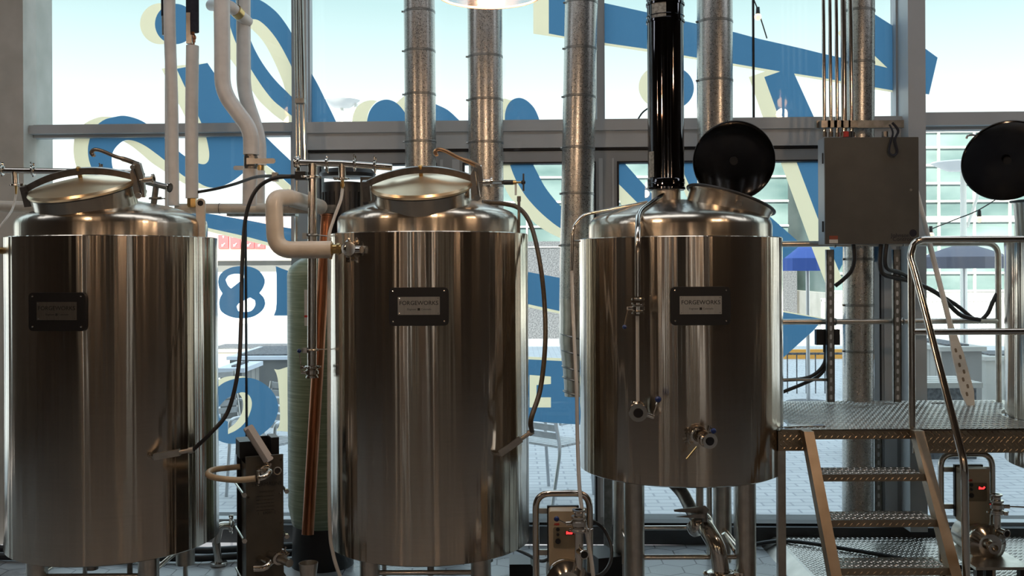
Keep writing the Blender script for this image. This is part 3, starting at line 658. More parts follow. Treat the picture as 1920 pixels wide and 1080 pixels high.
def pendant(x, y, z, label, W=17, r=.2):
    t = thing('pendant_lamp', (x, y, z), label, 'pendant lamp', 'pendant lamps over the tanks')
    n = 96; b = B(); prof = [(r, 0), (r*.98, .03), (r*.86, .12), (r*.62, .21), (r*.35, .27), (.05, .29)]
    prev = None
    for rr, h in prof:
        cur = [b.bm.verts.new((x+rr*(1+.006*(i % 2))*math.cos(2*PI*i/n), y+rr*(1+.006*(i % 2))*math.sin(2*PI*i/n), z+h)) for i in range(n)]
        if prev: b.bridge(prev, cur)
        prev = cur
    obj('shade', b, M_acr, t); obj('rim', B().torus((x, y, z), (0, 0, 1), r, .005, 64), M_rim, t)
    obj('bulb', B().ball((x, y, z+.15), .045), M_glow, t); obj('lamp_cap', B().lathe([(0, .28), (.055, .28), (.055, .36), (.02, .4), (0, .4)], (x, y, z)), M_dark_steel, t)
    obj('cord', B().cyl((x, y, z+.4), (x, y, ZC), .005, seg=6), M_rubber, t)
    d = bpy.data.lights.new('pendant_light', 'POINT'); d.energy = W; d.color = (1, .68, .42); d.shadow_soft_size = .05
    o = bpy.data.objects.new('pendant_light', d); C.objects.link(o); o.parent = t; o.location = (0, 0, .04)
pl = P(918, -9, 4.0); pendant(pl.x, 4.0, pl.z, 'ribbed clear pendant lamp hanging at the top centre of the view')
pendant(-2.35, 3.75, 3.15, 'ribbed pendant lamp above the left tank'); pendant(2.3, 3.75, 3.15, 'ribbed pendant lamp above the deck stairs')
for x, y in ((-3.6, -.6), (-1.2, -1.0), (1.3, -.8), (3.9, -.5), (-4.8, -4), (2.6, -4.4)): pendant(x, y, 2.75, 'ribbed pendant lamp added unseen behind the viewer', 9)  # added behind the viewer to give the brushed steel warm streaks

# ================================================================ TANKS
TANKS = {1: (-2.15, 5.47, CZ-1.458, CZ+.166), 2: (-.453, 5.50, CZ-1.473, CZ+.178), 3: (.904, 5.474, CZ-1.086, CZ+.147), 4: (3.27, 5.50, CZ-1.1, CZ+.147)}
R = .54; RD = .488
def dome_z(r):
    pr = [(.488, 0), (.488, .065), (.482, .09), (.462, .115), (.43, .135), (.30, .185), (.12, .245), (0, .27)]
    for (r0, h0), (r1, h1) in zip(pr, pr[1:]):
        if r1 <= r <= r0 and r0 > r1: return h0+(h1-h0)*(r0-r)/(r0-r1)
    return 0
def tri_clamp(b, p, ax, r, wing=None):
    """hygienic clamp round a joint: ring, hinge lug and wing nut"""
    p = Vector(p); ax = Vector(ax).normalized(); X, Y = frame(ax)
    h = r*.35
    b.lathe([(r, -h), (r*1.35, -h), (r*1.6, -h*.6), (r*1.6, h*.6), (r*1.35, h), (r, h)], p, ax, 24)
    wv = Vector(wing).normalized() if wing is not None else X
    wv = (wv-ax*wv.dot(ax)).normalized(); s_ = ax.cross(wv)
    q = p+wv*r*1.9
    b.cyl(q-s_*r*.6, q+s_*r*1.1, r*.22, seg=8)
    b.box((-r*.45, -r*.35, -r*.4), (r*.45, r*.0, r*.4), axes(q, wv, s_, ax))
    for k in (-1, 1): b.cyl(q+s_*r*1.1, q+s_*r*1.5+wv*k*r*.55, r*.12, r*.25, seg=8)
    b.ball(p-wv*r*1.75, r*.3, 8); return b
def ferrule(b, p, ax, r, L=.02):
    p = Vector(p); ax = Vector(ax).normalized()
    b.lathe([(r*.85, 0), (r, 0), (r, L*.5), (r*1.45, L*.75), (r*1.45, L), (r*.85, L), (r*.8, -.03)], p, ax, 24); return b
def bfly_valve(par_t, name, p, ax, r, hd, hl, label=None, ballm=None):
    """butterfly valve: disc body between two clamped flanges, lever with a blue ball"""
    p = Vector(p); ax = Vector(ax).normalized(); hd = Vector(hd).normalized(); d = (Vector(hl)-p)
    b = B().lathe([(r*.8, -r*1.3), (r*1.45, -r*1.3), (r*1.45, -r*.9), (r*1.1, -r*.7), (r*1.55, -r*.4), (r*1.55, r*.4), (r*1.1, r*.7), (r*1.45, r*.9), (r*1.45, r*1.3), (r*.8, r*1.3), (r*.8, -r*1.3)], p, ax, 24)
    b.cyl(p, p+hd*r*2.6, r*.42, seg=12)
    v = obj('valve' if name is None else name, b, M_pipe, par_t, label)
    X, Y = frame(ax)
    for k in range(4): a = k*PI/2+PI/4; obj('bolt', B().cyl(p+(X*math.cos(a)+Y*math.sin(a))*r*1.4-ax*r*.6, p+(X*math.cos(a)+Y*math.sin(a))*r*1.4+ax*r*.6, r*.14, seg=6), M_dark_steel, v)
    obj('lever', B().cyl(p+hd*r*2.4, hl, r*.16, seg=8), M_pipe, v)
    obj('ball_knob', B().ball(hl, r*.52, 14), M_blue, v, 'blue ball knob')
    return v
def make_tank(k, label, legs=True):
    x, y, zb, zt = TANKS[k]; t = thing('brewing_tank', (x, y, 0), label, 'tank', None)
    o = (x, y, 0)
    obj('jacket', B().lathe([(0, zb-.02), (.3, zb-.012), (R-.015, zb), (R, zb+.008), (R, zt-.004), (R-.004, zt), (RD-.01, zt+.001), (RD-.01, zt-.02)], o, seg=128), M_shell, t)
    obj('dome', B().lathe([(RD, zt-.03), (RD, zt+.065), (.482, zt+.09), (.462, zt+.112), (.43, zt+.128), (.3, zt+.168), (.12, zt+.202), (0, zt+.214)], o, seg=128), M_dome, t)
    if legs:
        for sx in (-1, 1):
            for sy in (-1, 1):
                lx, ly = x+sx*.285, y+sy*.29
                lg = obj('leg', B().cyl((lx, ly, .11), (lx, ly, zb+.02), .052, seg=32), M_satin, t)
                obj('foot', B().cyl((lx, ly, .02), (lx, ly, .115), .014, seg=12).lathe([(0, 0), (.055, 0), (.055, .012), (.02, .022), (0, .022)], (lx, ly, 0)), M_pipe, lg)
        z = .3 if k == 3 else .22
        for a, b_ in (((-1, -1), (1, -1)), ((-1, 1), (1, 1)), ((-1, -1), (-1, 1)), ((1, -1), (1, 1))):
            obj('leg_brace', B().cyl((x+a[0]*.285, y+a[1]*.29, z), (x+b_[0]*.285, y+b_[1]*.29, z), .013, seg=12), M_pipe, t)
    return t
def nameplate(k, t, ang, pz):
    x, y, zb, zt = TANKS[k]; zc = CZ-(pz-500.8)*4.94/F
    c = Vector((x, y, zc))+Matrix.Rotation(ang, 3, 'Z') @ Vector((0, -R-.004, 0))
    M = facing(c, ang); p = obj('nameplate', B().prism(rrect(.292, .187, .022), M @ Matrix.Translation((0, 0, -.012)), .022), M_black, t, 'black backing plate of the nameplate')
    M2 = M @ Matrix.Translation((0, .004, .0102))
    bd = obj('badge', B().prism(rrect(.205, .088, .002), M2, .002), M_badge, p, 'brushed steel badge reading FORGEWORKS')
    b = B().text('FORGEWORKS', .0285, M2 @ Matrix.Translation((0, .013, .0025)), off=.0002)
    b.text('Engineer', .013, M2 @ Matrix.Translation((-.034, -.017, .0025))).text('Colorado', .013, M2 @ Matrix.Translation((.036, -.017, .0025)))
    b.box((-.006, -.023, .002), (.006, -.011, .003), M2)
    obj('badge_lettering', b, M_ink, p, smooth=False, clean=False)
    for sx, sy, m_, r_ in ((-.125, -.072, M, .0055), (.125, -.072, M, .0055), (-.125, .076, M, .0055), (.125, .076, M, .0055), (-.094, -.037, M2, .003), (.094, -.037, M2, .003), (-.094, .037, M2, .003), (.094, .037, M2, .003)):
        obj('screw', B().ball(m_ @ Vector((sx, sy, .010 if m_ is M else .002)), r_, 8), M_pipe, p)
def collar(t, c, ax, r, L, flare=.0, rim=.008):
    b = B().lathe([(r+flare, 0), (r, -.02), (r-flare*.3, -L), (r-.006-flare*.3, -L), (r-.006, -.02), (r-.006+flare, 0)], c, ax, 96)
    col = obj('manway_neck', b, M_dome, t)
    obj('neck_rim', B().torus(c, ax, r+flare, rim, 96, 10), M_rubber, col, 'black gasket round the manway neck'); return col
def closed_lid(t, c, ax, r, yd, hm):
    """dished lid under an arched yoke with a curled lever handle"""
    ax = Vector(ax).normalized(); yd = Vector(yd); yd = (yd-ax*yd.dot(ax)).normalized(); fd = ax.cross(yd)
    lid = obj('lid', B().lathe([(r-.02, -.004), (r+.006, 0), (r+.012, .012), (r+.004, .024), (r*.75, .036), (r*.4, .052), (r*.1, .065), (0, .066)], c, ax, 96), M_lid, t)
    # yoke: flat arched bar
    b = B(); n = 20; L = r*1.13; rows = []
    for i in range(n+1):
        s_ = -1+2*i/n; h = .093-.065*s_*s_; hh = .034
        ring = []
        for (du, dv) in ((-.012, 0), (.012, 0), (.012, hh), (-.012, hh)):
            ring.append(b.bm.verts.new(c+yd*(s_*L)+ax*(h+dv-.012)+fd*du))
        if rows: b.bridge(rows, ring)
        else: b.face(ring[::-1])
        rows = ring
    b.face(rows); yk = obj('yoke_arm', b, M_dark_steel, t)
    obj('pivot_stud', B().cyl(c+ax*.062, c+ax*.108, .011, seg=12).ball(c+ax*.109, .015, 12), M_brass, yk)
    e0 = c-yd*L+ax*.02; e1 = c+yd*L+ax*.02
    obj('hinge', B().box((-.02, -.022, -.075), (.018, .022, .03), axes(e0, yd, fd, ax)).cyl(e0-fd*.03, e0+fd*.03, .009, seg=10), M_dark_steel, t)
    # clasp side: forked bracket, latch pin, lever
    lt = obj('latch', B().prism([(-.03, -.08), (.02, -.09), (.035, .02), (.03, .085), (0, .1), (-.03, .04)], axes(e1-fd*.014, yd, ax, fd), .028), M_satin, t)
    obj('latch_pin', B().cyl(e1-fd*.05-ax*.07, e1+fd*.05-ax*.07, .016, seg=14), M_pipe, lt); obj('pivot_pin', B().cyl(e1-fd*.045+ax*.078, e1+fd*.045+ax*.078, .012, seg=12), M_pipe, lt)
    obj('link', B().tube([e1+fd*.03+ax*.078, e1+fd*.03+yd*.012-ax*.07], .007, 8).tube([e1-fd*.03+ax*.078, e1-fd*.03+yd*.012-ax*.07], .007, 8), M_pipe, lt)
    h0 = e1+ax*.08; b = B()
    pts = crv([h0+yd*.02, h0-yd*.03+ax*.028, h0-yd*.09+ax*.055, h0-yd*.15+ax*.09, h0-yd*.185+ax*.1, h0-yd*.204+ax*.088, h0-yd*.2+ax*.074, h0-yd*.19+ax*.076], 5)
    obj('lever_handle', B().tube(pts, [.013]*8+[.010]*(len(pts)-8), 10), hm, lt)
    obj('outlet_stub', B().cyl(e1+yd*.01, e1+yd*.075-ax*.0, .016, seg=14).lathe([(.016, 0), (.026, .004), (.026, .012), (.012, .012)], e1+yd*.07, yd), M_pipe, t)

# --- tank 1
T1 = make_tank(1, 'left brushed steel tank with closed manway and lifting lug on its right shoulder')
nameplate(1, T1, -.11, 581)
c = P(156, 356, 5.22); ax1 = Vector((-.09, -.30, .94)).normalized()
collar(T1, c, ax1, .25, .2); closed_lid(T1, c, ax1, .255, (1, 0, .12), M_dark_steel)
x, y, zb, zt = TANKS[1]
lp = P(377, 0, 5.35); Ml = facing((-1.636, 5.42, 0))
b = B(); z0 = zt-.01; z1 = P(377, 372, 5.4).z
pl_ = [(-.024, z0), (.024, z0)]+[(.024*math.cos(a), z1-.024+.024*math.sin(a)) for a in [PI*i/10 for i in range(11)]]
obj('lifting_lug', B().prism(pl_, facing((-1.655, 5.40, 0)), .012), M_satin, T1)
obj('lug_eye', B().torus((-1.655, 5.386, z1-.026), (0, 1, 0), .012, .003, 24, 6).cyl((-1.655, 5.3875, z1-.026), (-1.655, 5.386, z1-.026), .011, seg=16), M_seal, T1)
# probe in the front of tank 1 and side stub at the frame edge
def probe(t, k, px, py, dx, dz, label=None):
    X0, Y0, _, _ = TANKS[k]; u = (px-960)/F
    best = None
    for i in range(2000):
        Yq = Y0-R+i*.0004
        if (u*Yq-X0)**2+(Yq-Y0)**2 <= R*R: best = Yq; break
    p = P(px, py, best-.03) if best else P(px, py, Y0-.3)
    n = Vector((p.x-X0, p.y-Y0, 0)).normalized()
    pr = obj('probe_socket', B().cyl(p-n*.05, p+n*.012, .013, seg=12).ball(p, .015, 10), M_pipe, t)
    d = Vector((dx, -.02, dz)).normalized(); X, Y = frame(d)
    obj('probe_body', B().box((-.0, -.016, -.013), (.13, .016, .013), axes(p+n*.01, d, Vector((0, -1, 0)).cross(d).normalized(), Vector((0, -1, 0)))).cyl(p+d*.13+n*.01, p+d*.185+n*.01, .011, seg=12).cyl(p+d*.175+n*.01, p+d*.2+n*.01, .016, seg=12), M_satin, t)
    return p+d*.195+n*.01
pe1 = probe(T1, 1, 288, 856, .97, .17)
sb = P(14, 470, 5.27)
obj('side_stub', B().cyl((sb.x+.06, sb.y+.12, sb.z), (sb.x-.08, sb.y-.1, sb.z), .018, seg=20).lathe([(.018, 0), (.028, .004), (.028, .014), (.014, .014)], (sb.x-.08, sb.y-.1, sb.z), (-.5, -.6, 0)), M_brass, T1)
obj('drain_stub', B().cyl((x, y, zb-.12), (x, y, zb), .035, seg=20), M_satin, T1)
obj('bottom_outlet', B().cyl((x-.02, y-.25, zb-.09), (x-.02, y-.25, zb), .03, seg=20), M_dark_steel, T1)
v = P(215, 1066, 5.05)
tri_b = tri_clamp(B().cyl((v.x, 5.25, 0.2), (v.x, 5.25, zb), .014, seg=14), (v.x, 5.25, v.z), (0, 0, 1), .016, (-1, 0, 0)); obj('drain_clamp', tri_b, M_dark_steel, T1)
# --- tank 2
T2 = make_tank(2, 'middle brushed steel tank with closed manway lid, tallest of those fully in view')
nameplate(2, T2, -.005, 575)
c = P(791, 353, 5.22); ax2 = Vector((-.03, -.30, .94)).normalized()
collar(T2, c, ax2, .245, .2); closed_lid(T2, c, ax2, .25, (1, 0, .05), mat('bronzed_handle', (.4, .28, .19), .35, 1))
pe2 = probe(T2, 2, 935, 850, .80, .55)
x, y, zb, zt = TANKS[2]
obj('drain_stub', B().cyl((x+.02, y-.2, .18), (x+.02, y-.2, zb), .018, seg=16), M_dark_steel, T2)
obj('bottom_cup', B().lathe([(0, -.07), (.02, -.065), (.045, -.05), (.05, 0), (0, 0)], (x-.22, y-.25, zb)), M_dark_steel, T2)
vv = P(969, 382, 5.45)
obj('vent_pipe', B().cyl(P(973, 440, 5.45), P(973, 372, 5.45), .008, seg=10).cyl(P(973, 378, 5.45), P(973, 368, 5.45), .011, seg=10), M_dark_steel, T2)
# --- tank 3: kettle
T3 = make_tank(3, 'steel brew kettle with open tilted manway and black flue')
nameplate(3, T3, .02, 576)
x, y, zb, zt = TANKS[3]
c3 = P(1370, 375, 5.40); ax3 = Vector((.32, .06, .94)).normalized()
nk = collar(T3, c3, ax3, .222, .2, .014)
obj('neck_socket', B().cyl(P(1388, 380, 5.22), P(1386, 381, 5.13), .016, seg=16), M_dark_steel, nk)
# open lid, hinged up behind the neck
lc = P(1376, 302, 5.50); nrm = Vector((-.16, -1, -.28)).normalized()
lid3 = obj('open_lid', B().lathe([(0, -.03), (.1, -.026), (.19, -.008), (.212, 0), (.217, .006), (.212, .010), (.19, 0), (.1, -.018), (0, -.022)], lc, nrm, 96), M_lidblack, T3, 'dark mirror-like underside of the open lid')
obj('lid_rim', B().torus(lc, nrm, .214, .006, 96, 8), M_rubber, lid3)
obj('centre_boss', B().lathe([(0, .0), (.022, .0), (.022, -.02), (0, -.024)], lc, nrm, 24), M_black, lid3)
obj('lid_handle', B().tube(crv([P(1392, 241, 5.5), P(1392, 236, 5.48), P(1400, 236, 5.46), P(1406, 241, 5.48), P(1404, 245, 5.5)], 5), .004, 8), M_dark_steel, lid3)
obj('lid_hinge', B().box((-.03, -.015, -.05), (.03, .015, .03), Matrix.Translation(P(1392, 368, 5.6))), M_dark_steel, T3)
# flue sleeve and condensate lines
fl = P(1249, 367, 5.5)
obj('flue_sleeve', B().cyl((fl.x, fl.y, zt+.2), (fl.x, fl.y, P(0, 355, 5.5).z), .078, seg=48), M_satin, T3)
tb = fil([P(1243, 366, 5.41), P(1196, 398, 5.08), P(1196, 440, 4.90), P(1196, 556, 4.90)], .09, 8)
obj('spray_line', B().tube(tb, .0145, 14), M_pipe, T3, 'bright steel tube bent down the front')
tb = fil([P(1213, 379, 5.4), P(1092, 403, 5.25), P(1074, 425, 5.2), P(1072, 512, 5.2)], .1, 8)
obj('overflow_line', B().tube(tb, .0085, 12).cyl(P(1072, 452, 5.2), P(1088, 452, 5.22), .004, seg=8), M_pipe, T3, 'thin steel tube bent down the left side')
vp = P(1196, 578, 4.88)
obj('upper_clamp', tri_clamp(B(), P(1196, 561, 4.89), (0, 0, 1), .02, (-.6, -1, 0)), M_pipe, T3)
bfly_valve(T3, 'sight_valve', vp, (0, 0, 1), .021, (-1, -.3, 0), P(1171, 613, 4.84))
obj('sight_glass', B().cyl(P(1195, 592, 4.89), P(1196, 752, 4.89), .0085, seg=16), M_clear, T3, 'milky sight tube between the two valves')
sv = P(1197, 772, 4.88)
obj('lower_clamp', tri_clamp(B(), P(1194, 753, 4.89), (0, 0, 1), .012, (-1, -.2, 0)), M_pipe, T3)
bfly_valve(T3, 'sight_valve', sv, (-.15, -1, 0), .03, (1, 0, -.35), P(1234, 749, 4.82))
obj('valve_bore', B().cyl(sv+Vector((-.006, -.0395, 0)), sv+Vector((-.006, -.0405, 0)), .022, seg=20), M_seal, T3)
ov = P(1326, 824, 4.83)
obj('wort_outlet', B().cyl(P(1306, 815, 4.95), P(1306, 815, 4.90), .03, seg=20).tube([P(1308, 815, 4.92), P(1322, 822, 4.85)], .026, 16), M_pipe, T3)
obj('wort_clamp', tri_clamp(B(), P(1309, 816, 4.90), (.3, -1, 0), .028, (-1, 0, .1)), M_pipe, T3)
bfly_valve(T3, 'wort_valve', ov, (.25, -1, -.1), .026, (.2, 0, 1), P(1338, 808, 4.78))
obj('valve_bore', B().cyl(ov+Vector((.008, -.0355, -.003)), ov+Vector((.0085, -.0365, -.003)), .020, seg=20), M_seal, T3)
obj('drip_tube', B().cyl(P(1306, 838, 4.86), P(1287, 861, 4.82), .0045, seg=8), M_brass, T3)
# --- tank 4
T4 = make_tank(4, 'right-hand steel tank cut by the frame edge behind the handrail')
x, y, zb, zt = TANKS[4]
c4 = P(1990, 372, 5.5); collar(T4, c4, (-.06, -.02, 1), .235, .2, .012)
lc = P(1889, 302, 5.3); nrm = Vector((-.25, -1, -.55)).normalized()
lid4 = obj('open_lid', B().lathe([(0, -.03), (.1, -.026), (.19, -.008), (.218, 0), (.223, .006), (.218, .010), (.19, 0), (.1, -.018), (0, -.022)], lc, nrm, 96), M_lidblack, T4, 'dark mirror-like underside of the open lid')
obj('lid_rim', B().torus(lc, nrm, .22, .006, 96, 8), M_rubber, lid4)
obj('centre_boss', B().lathe([(0, .0), (.02, .0), (.02, -.016), (0, -.02)], lc, nrm, 24), M_black, lid4)
obj('lid_handle', B().tube(crv([P(1847, 249, 5.38), P(1855, 239, 5.36), P(1870, 235, 5.38), P(1866, 243, 5.42)], 5), .004, 8), M_dark_steel, lid4)
obj('lid_lever', B().tube(crv([P(1812, 260, 5.4), P(1816, 254, 5.4), P(1830, 254, 5.42), P(1845, 262, 5.45)], 5), .006, 8), M_satin, lid4)
obj('hinge_arm', B().box((-.02, -.01, -.25), (.02, .01, .12), Matrix.Translation(P(1962, 350, 5.42))), M_dark_steel, T4)

# ================================================================ FLUES AND DUCTS
fz = P(1249, 356, 5.5)
t = thing('flue_pipe', (fl.x, fl.y, fz.z), 'black mirror-polished flue rising from the kettle', 'flue')
obj('pipe', B().cyl((fl.x, fl.y, fz.z+.05), (fl.x, fl.y, ZC), .098, seg=96, cap=False), M_black_polish, t)
for zz in (fz.z, P(0, 18, 5.5).z, P(0, 50, 5.5).z):
    b = B().lathe([(.098, -.002), (.104, .0), (.104, .012), (.099, .016)], (fl.x, fl.y, zz), seg=96).lathe([(.098, .03), (.103, .034), (.098, .038)], (fl.x, fl.y, zz), seg=96)
    obj('locking_band', b, M_black_polish, t)
obj('bottom_collar', B().lathe([(.075, 0), (.1, 0), (.1, .055), (.098, .058)], (fl.x, fl.y, fz.z), seg=96), M_black_polish, t)
def curved_label(t, cx, cy, r, a0, a1, z0, z1, m):
    b = B(); n = 10; lo = []; hi = []
    for i in range(n+1):
        a = a0+(a1-a0)*i/n; lo.append(b.bm.verts.new((cx+r*math.sin(a), cy-r*math.cos(a), z0))); hi.append(b.bm.verts.new((cx+r*math.sin(a), cy-r*math.cos(a), z1)))
    for i in range(n): b.face((lo[i], lo[i+1], hi[i+1], hi[i]))
    return obj('label', b, m, t, 'printed paper label')
M_flab = mottled('printed_label', (.12, .12, .11), (.3, .3, .28), 60, .5, 0, 0)
curved_label(t, fl.x, fl.y, .0995, -.95, -.1, P(0, 46, 5.5).z, P(0, 8, 5.5).z, M_flab)
curved_label(t, fl.x, fl.y, .0995, -1.3, -.85, P(0, 340, 5.5).z, P(0, 292, 5.5).z, M_flab)
def duct(label, ptop, pbot, wpx, Y, bands, zbot=None):
    a = P(ptop[0], ptop[1], Y); b_ = P(pbot[0], pbot[1], Y); r = wpx/2*Y/F
    d = (a-b_).normalized(); top = a+d*((ZC-a.z)/d.z)
    t = thing('spiral_duct', (b_.x, Y, b_.z), label, 'duct')
    obj('pipe', B().cyl(b_, top, r, seg=96, cap=False), M_galv, t)
    for py in bands:
        c = P(0, py, Y); c = b_+d*((c.z-b_.z)/d.z)
        s_ = obj('seam_band', B().lathe([(r, -.008), (r+.0025, -.006), (r+.0025, .006), (r, .008)], c, d, 96).cyl(c+Vector((-r-.002, -.02, 0)), c+Vector((-r-.012, -.02, 0)), .006, seg=8), M_galvflat, t)
    return t, b_, r
duct('galvanised duct left of the pendant lamp, descending behind the middle tank', (786, 0), (790, 420), 58, 6.3, (27, 101, 182, 271))
duct('galvanised duct directly below the pendant lamp', (909, 0), (912, 440), 65, 6.25, (18, 112, 193, 273, 354))
td, bd, rd = duct('galvanised duct between the middle tank and the kettle, ending in an elbow', (1090, 0), (1079, 560), 61, 6.2, (12, 98, 188, 284, 369, 466))
b = B().tube([bd+Vector((0, 0, .003)), P(1079, 600, 6.2), P(1076, 640, 6.2), P(1078, 680, 6.2), P(1079, 712, 6.2), P(1080, 742, 6.2)], [rd, rd*.98, rd*.9, rd*.8, rd*.72, rd*.7], 48)
obj('reducer', b, M_satin, td)
for py, k in ((632, .93), (662, .87), (692, .8), (712, .76), (738, .73)): obj('elbow_seam', B().torus(P(1078, py, 6.2), (.25, 0, 1), rd*k, .006, 48, 6), M_galvflat, td)
duct('galvanised duct right of the black flue', (1340, 0), (1341, 470), 66, 6.25, (49, 159))
duct('galvanised duct behind the conduits and control box', (1611, 0), (1608, 960), 56, 6.28, (30, 127, 494, 580, 666))
# ================================================================ WHITE AND BLACK RISERS (left)
def wpipe(label, pts, r, m=None, fr=.1, cat='pipe', name='insulated_pipe'):
    t = thing(name, min(pts, key=lambda p: p.z), label, cat)
    obj('lagging', B().tube(fil(pts, fr, 8) if len(pts) > 2 else pts, r, 28), m or M_white, t); return t
def up(px, Y): p = P(px, 0, Y); return Vector((p.x, Y, ZC))
Yp = 5.95
wpipe('slender white lagged riser behind another at the far left', [up(312, 6.1), P(313, 60, 6.1), P(313, 388, 6.1)], .012*6.1/6, fr=.01)
t = wpipe('bowed white lagged riser, leftmost of the front white risers', [up(317, Yp), P(318, 60, Yp), P(323, 180, Yp), P(325, 386, Yp)], .034, fr=.2)
t = wpipe('straight white riser joined to a black one by a brass ball valve', [P(361, 86, Yp), P(359, 230, Yp), P(360, 372, Yp)], .037, fr=.2)
obj('brass_union', B().cyl(P(360, 372, Yp), P(360, 386, Yp), .028, seg=6).cyl(P(360, 376, Yp), P(360, 389, Yp), .024, seg=20), M_brass, t)
tb = thing('foam_riser', P(361, 60, Yp), 'black foam-covered riser above the white riser with ball valve', 'pipe')
obj('foam', B().cyl(P(361, 60, Yp), up(361, Yp), .037, seg=28), M_blackfoam, tb)
obj('ball_valve', B().cyl(P(361, 86, Yp), P(361, 58, Yp), .013, seg=14).ball(P(361, 70, Yp), .022, 14).cyl(P(361, 79, Yp), P(361, 74, Yp), .018, seg=6), M_copper, tb)
obj('valve_lever', B().box((-.012, -.012, 0), (.012, -.004, .13), Matrix.Translation(P(354, 66, Yp-.03))).box((-.012, -.012, -.05), (.02, .02, 0), Matrix.Translation(P(354, 66, Yp-.03))), M_satin, tb)
tb = thing('foam_riser', P(307, 64, 6.02), 'narrow black pipe half hidden behind the bowed white riser', 'pipe'); obj('foam', B().cyl(P(306, 30, 6.05), up(305, 6.05), .012, seg=14), M_blackfoam, tb); obj('valve_body', B().cyl(P(307, 66, 6.05), P(306, 30, 6.05), .01, seg=10), M_dark_steel, tb)
# offset risers
Yc = 5.85
tc_ = wpipe('white lagged riser that doglegs to the right, in front of its twin', [up(416, Yc), P(417, 172, Yc), P(471, 245, Yc), P(471, 290, Yc)], .0455, fr=.09)
obj('ball_valve', B().cyl(P(470, 290, Yc), P(470, 317, Yc), .037, seg=24).cyl(P(470, 294, Yc), P(470, 313, Yc), .041, seg=8), M_dark_steel, tc_)
lv = P(492, 302, Yc-.06)
obj('valve_lever', B().prism(rrect(.15, .03, .014), facing(lv), .006).box((-.09, -.005, -.018), (-.045, .03, .018), Matrix.Translation(lv)), M_satin, tc_, 'steel lever of the ball valve')
obj('lower_lagging', B().cyl(P(469, 317, Yc), P(468, 385, Yc), .041, seg=28), M_white, tc_)
tdd = wpipe('white lagged riser that doglegs to the right, the farther twin', [up(457, 6.12), P(457, 172, 6.12), P(486, 258, 6.12), P(486, 310, 6.12)], .0425, fr=.09)
obj('ball_valve', B().cyl(P(486, 310, 6.12), P(486, 322, 6.12), .03, seg=20), M_brass, tdd)
obj('lower_lagging', B().cyl(P(486, 320, 6.12), P(486, 384, 6.12), .034, seg=24), M_white, tdd)
obj('valve_lever', B().prism(rrect(.07, .026, .012), facing(P(449, 315, 6.05)), .006), M_white, tdd)
t = wpipe('short white cross pipe with brass band between the doglegged risers', [P(396, 10, 6.2), P(432, 12, 5.95), P(465, 42, 6.12)], .034, fr=.02)
obj('brass_band', B().cyl(P(441, 19, 5.99), P(449, 27, 6.03), .037, seg=24), M_brass, t)
obj('hanger_rod', B().cyl(P(447, 18, 6.0), up(447, 6.0), .003, seg=6), M_dark_steel, t)
t = wpipe('horizontal white lagged pipe crossing behind the left tank shoulder', [P(330, 391, 6.0), P(560, 391, 6.0), P(600, 391, 6.0)], .030, M_cream, fr=.01)
obj('joint_seam', B().torus(P(412, 391, 6.0), (1, 0, 0), .0305, .0015, 32, 6), M_rubber, t)
t = wpipe('white lagged pipe crossing behind the left tank at the frame edge', [P(-60, 386, 6.0), P(40, 388, 6.0), P(90, 388, 6.0)], .034, M_cream, fr=.01)
tb = thing('mounting_channel', P(585, 398, 5.9), 'grey steel channel behind the vertical steel pipe', 'bracket'); obj('channel', B().box(P(532, 400, 5.93), P(634, 385, 5.99)), M_galvflat, tb)
obj('cable_tray', B().box(P(425, 405, 6.1), P(560, 399, 6.2)), M_galvflat, tb)
# white loop from tank 2
pts = [P(622, 468, 5.09), P(517, 469, 5.09), P(513, 372, 5.12), P(540, 370, 5.2), P(600, 388, 5.85)]
t = wpipe('cream lagged pipe loop clamped to the left side of the middle tank', pts, .0435, M_cream, fr=.085)
obj('copper_ring', B().torus(P(540, 371, 5.22), (.9, .4, 0), .04, .006, 32, 8), M_copper, t)
obj('pipe_end', B().cyl(P(617, 467, 5.09), P(640, 467, 5.09), .024, seg=20).cyl(P(618, 467, 5.09), P(624, 467, 5.09), .034, seg=8).cyl(P(632, 467, 5.09), P(637, 467, 5.09), .03, seg=8).cyl(P(620, 475, 5.09), P(620, 486, 5.09), .008, seg=8), M_brass, t)
b = tri_clamp(B().cyl(P(640, 467, 5.09), P(678, 468, 5.02), .018, seg=20), P(654, 467, 5.06), (1, -.35, 0), .028, (0, 0, -1))
b.lathe([(0, .012), (.035, .01), (.035, 0)], P(654, 466, 5.03), (0, -1, 0)); obj('hose_clamp', b, M_pipe, t)

# ================================================================ SANITARY PIPEWORK
# manifold over tank 1
t = thing('steam_manifold', P(120, 320, 5.62), 'thin steel pipe run with clamps over the left tank', 'pipe')
obj('header', B().tube([P(-60, 319, 5.6), P(110, 321, 5.6), P(262, 324, 5.6)], .0165, 20), M_pipe, t)
for px, py in ((62, 320), (4, 319), (190, 322)):
    obj('clamp', tri_clamp(B(), P(px, py, 5.6), (1, 0, 0), .018, (0, 0, 1)), M_pipe, t)
tp = P(28, 322, 5.6)
obj('tee_leg', B().cyl(tp, P(29, 345, 5.6), .0165, seg=18), M_pipe, t); obj('clamp', tri_clamp(B(), P(30, 347, 5.6), (0, 0, 1), .018, (1, 0, 0)), M_pipe, t)
obj('hose_barb', B().cyl(P(30, 348, 5.6), P(30, 366, 5.6), .008, .005, seg=12), M_brass, t)
obj('bleed_tube', B().tube(crv([P(30, 364, 5.6), P(24, 390, 5.58), P(10, 412, 5.5), P(-20, 450, 5.45)]), .006, 8), M_clear, t)
t = thing('manifold_tee', P(290, 380, 5.62), 'open-ended steel tee standing on the left tank dome', 'pipe')
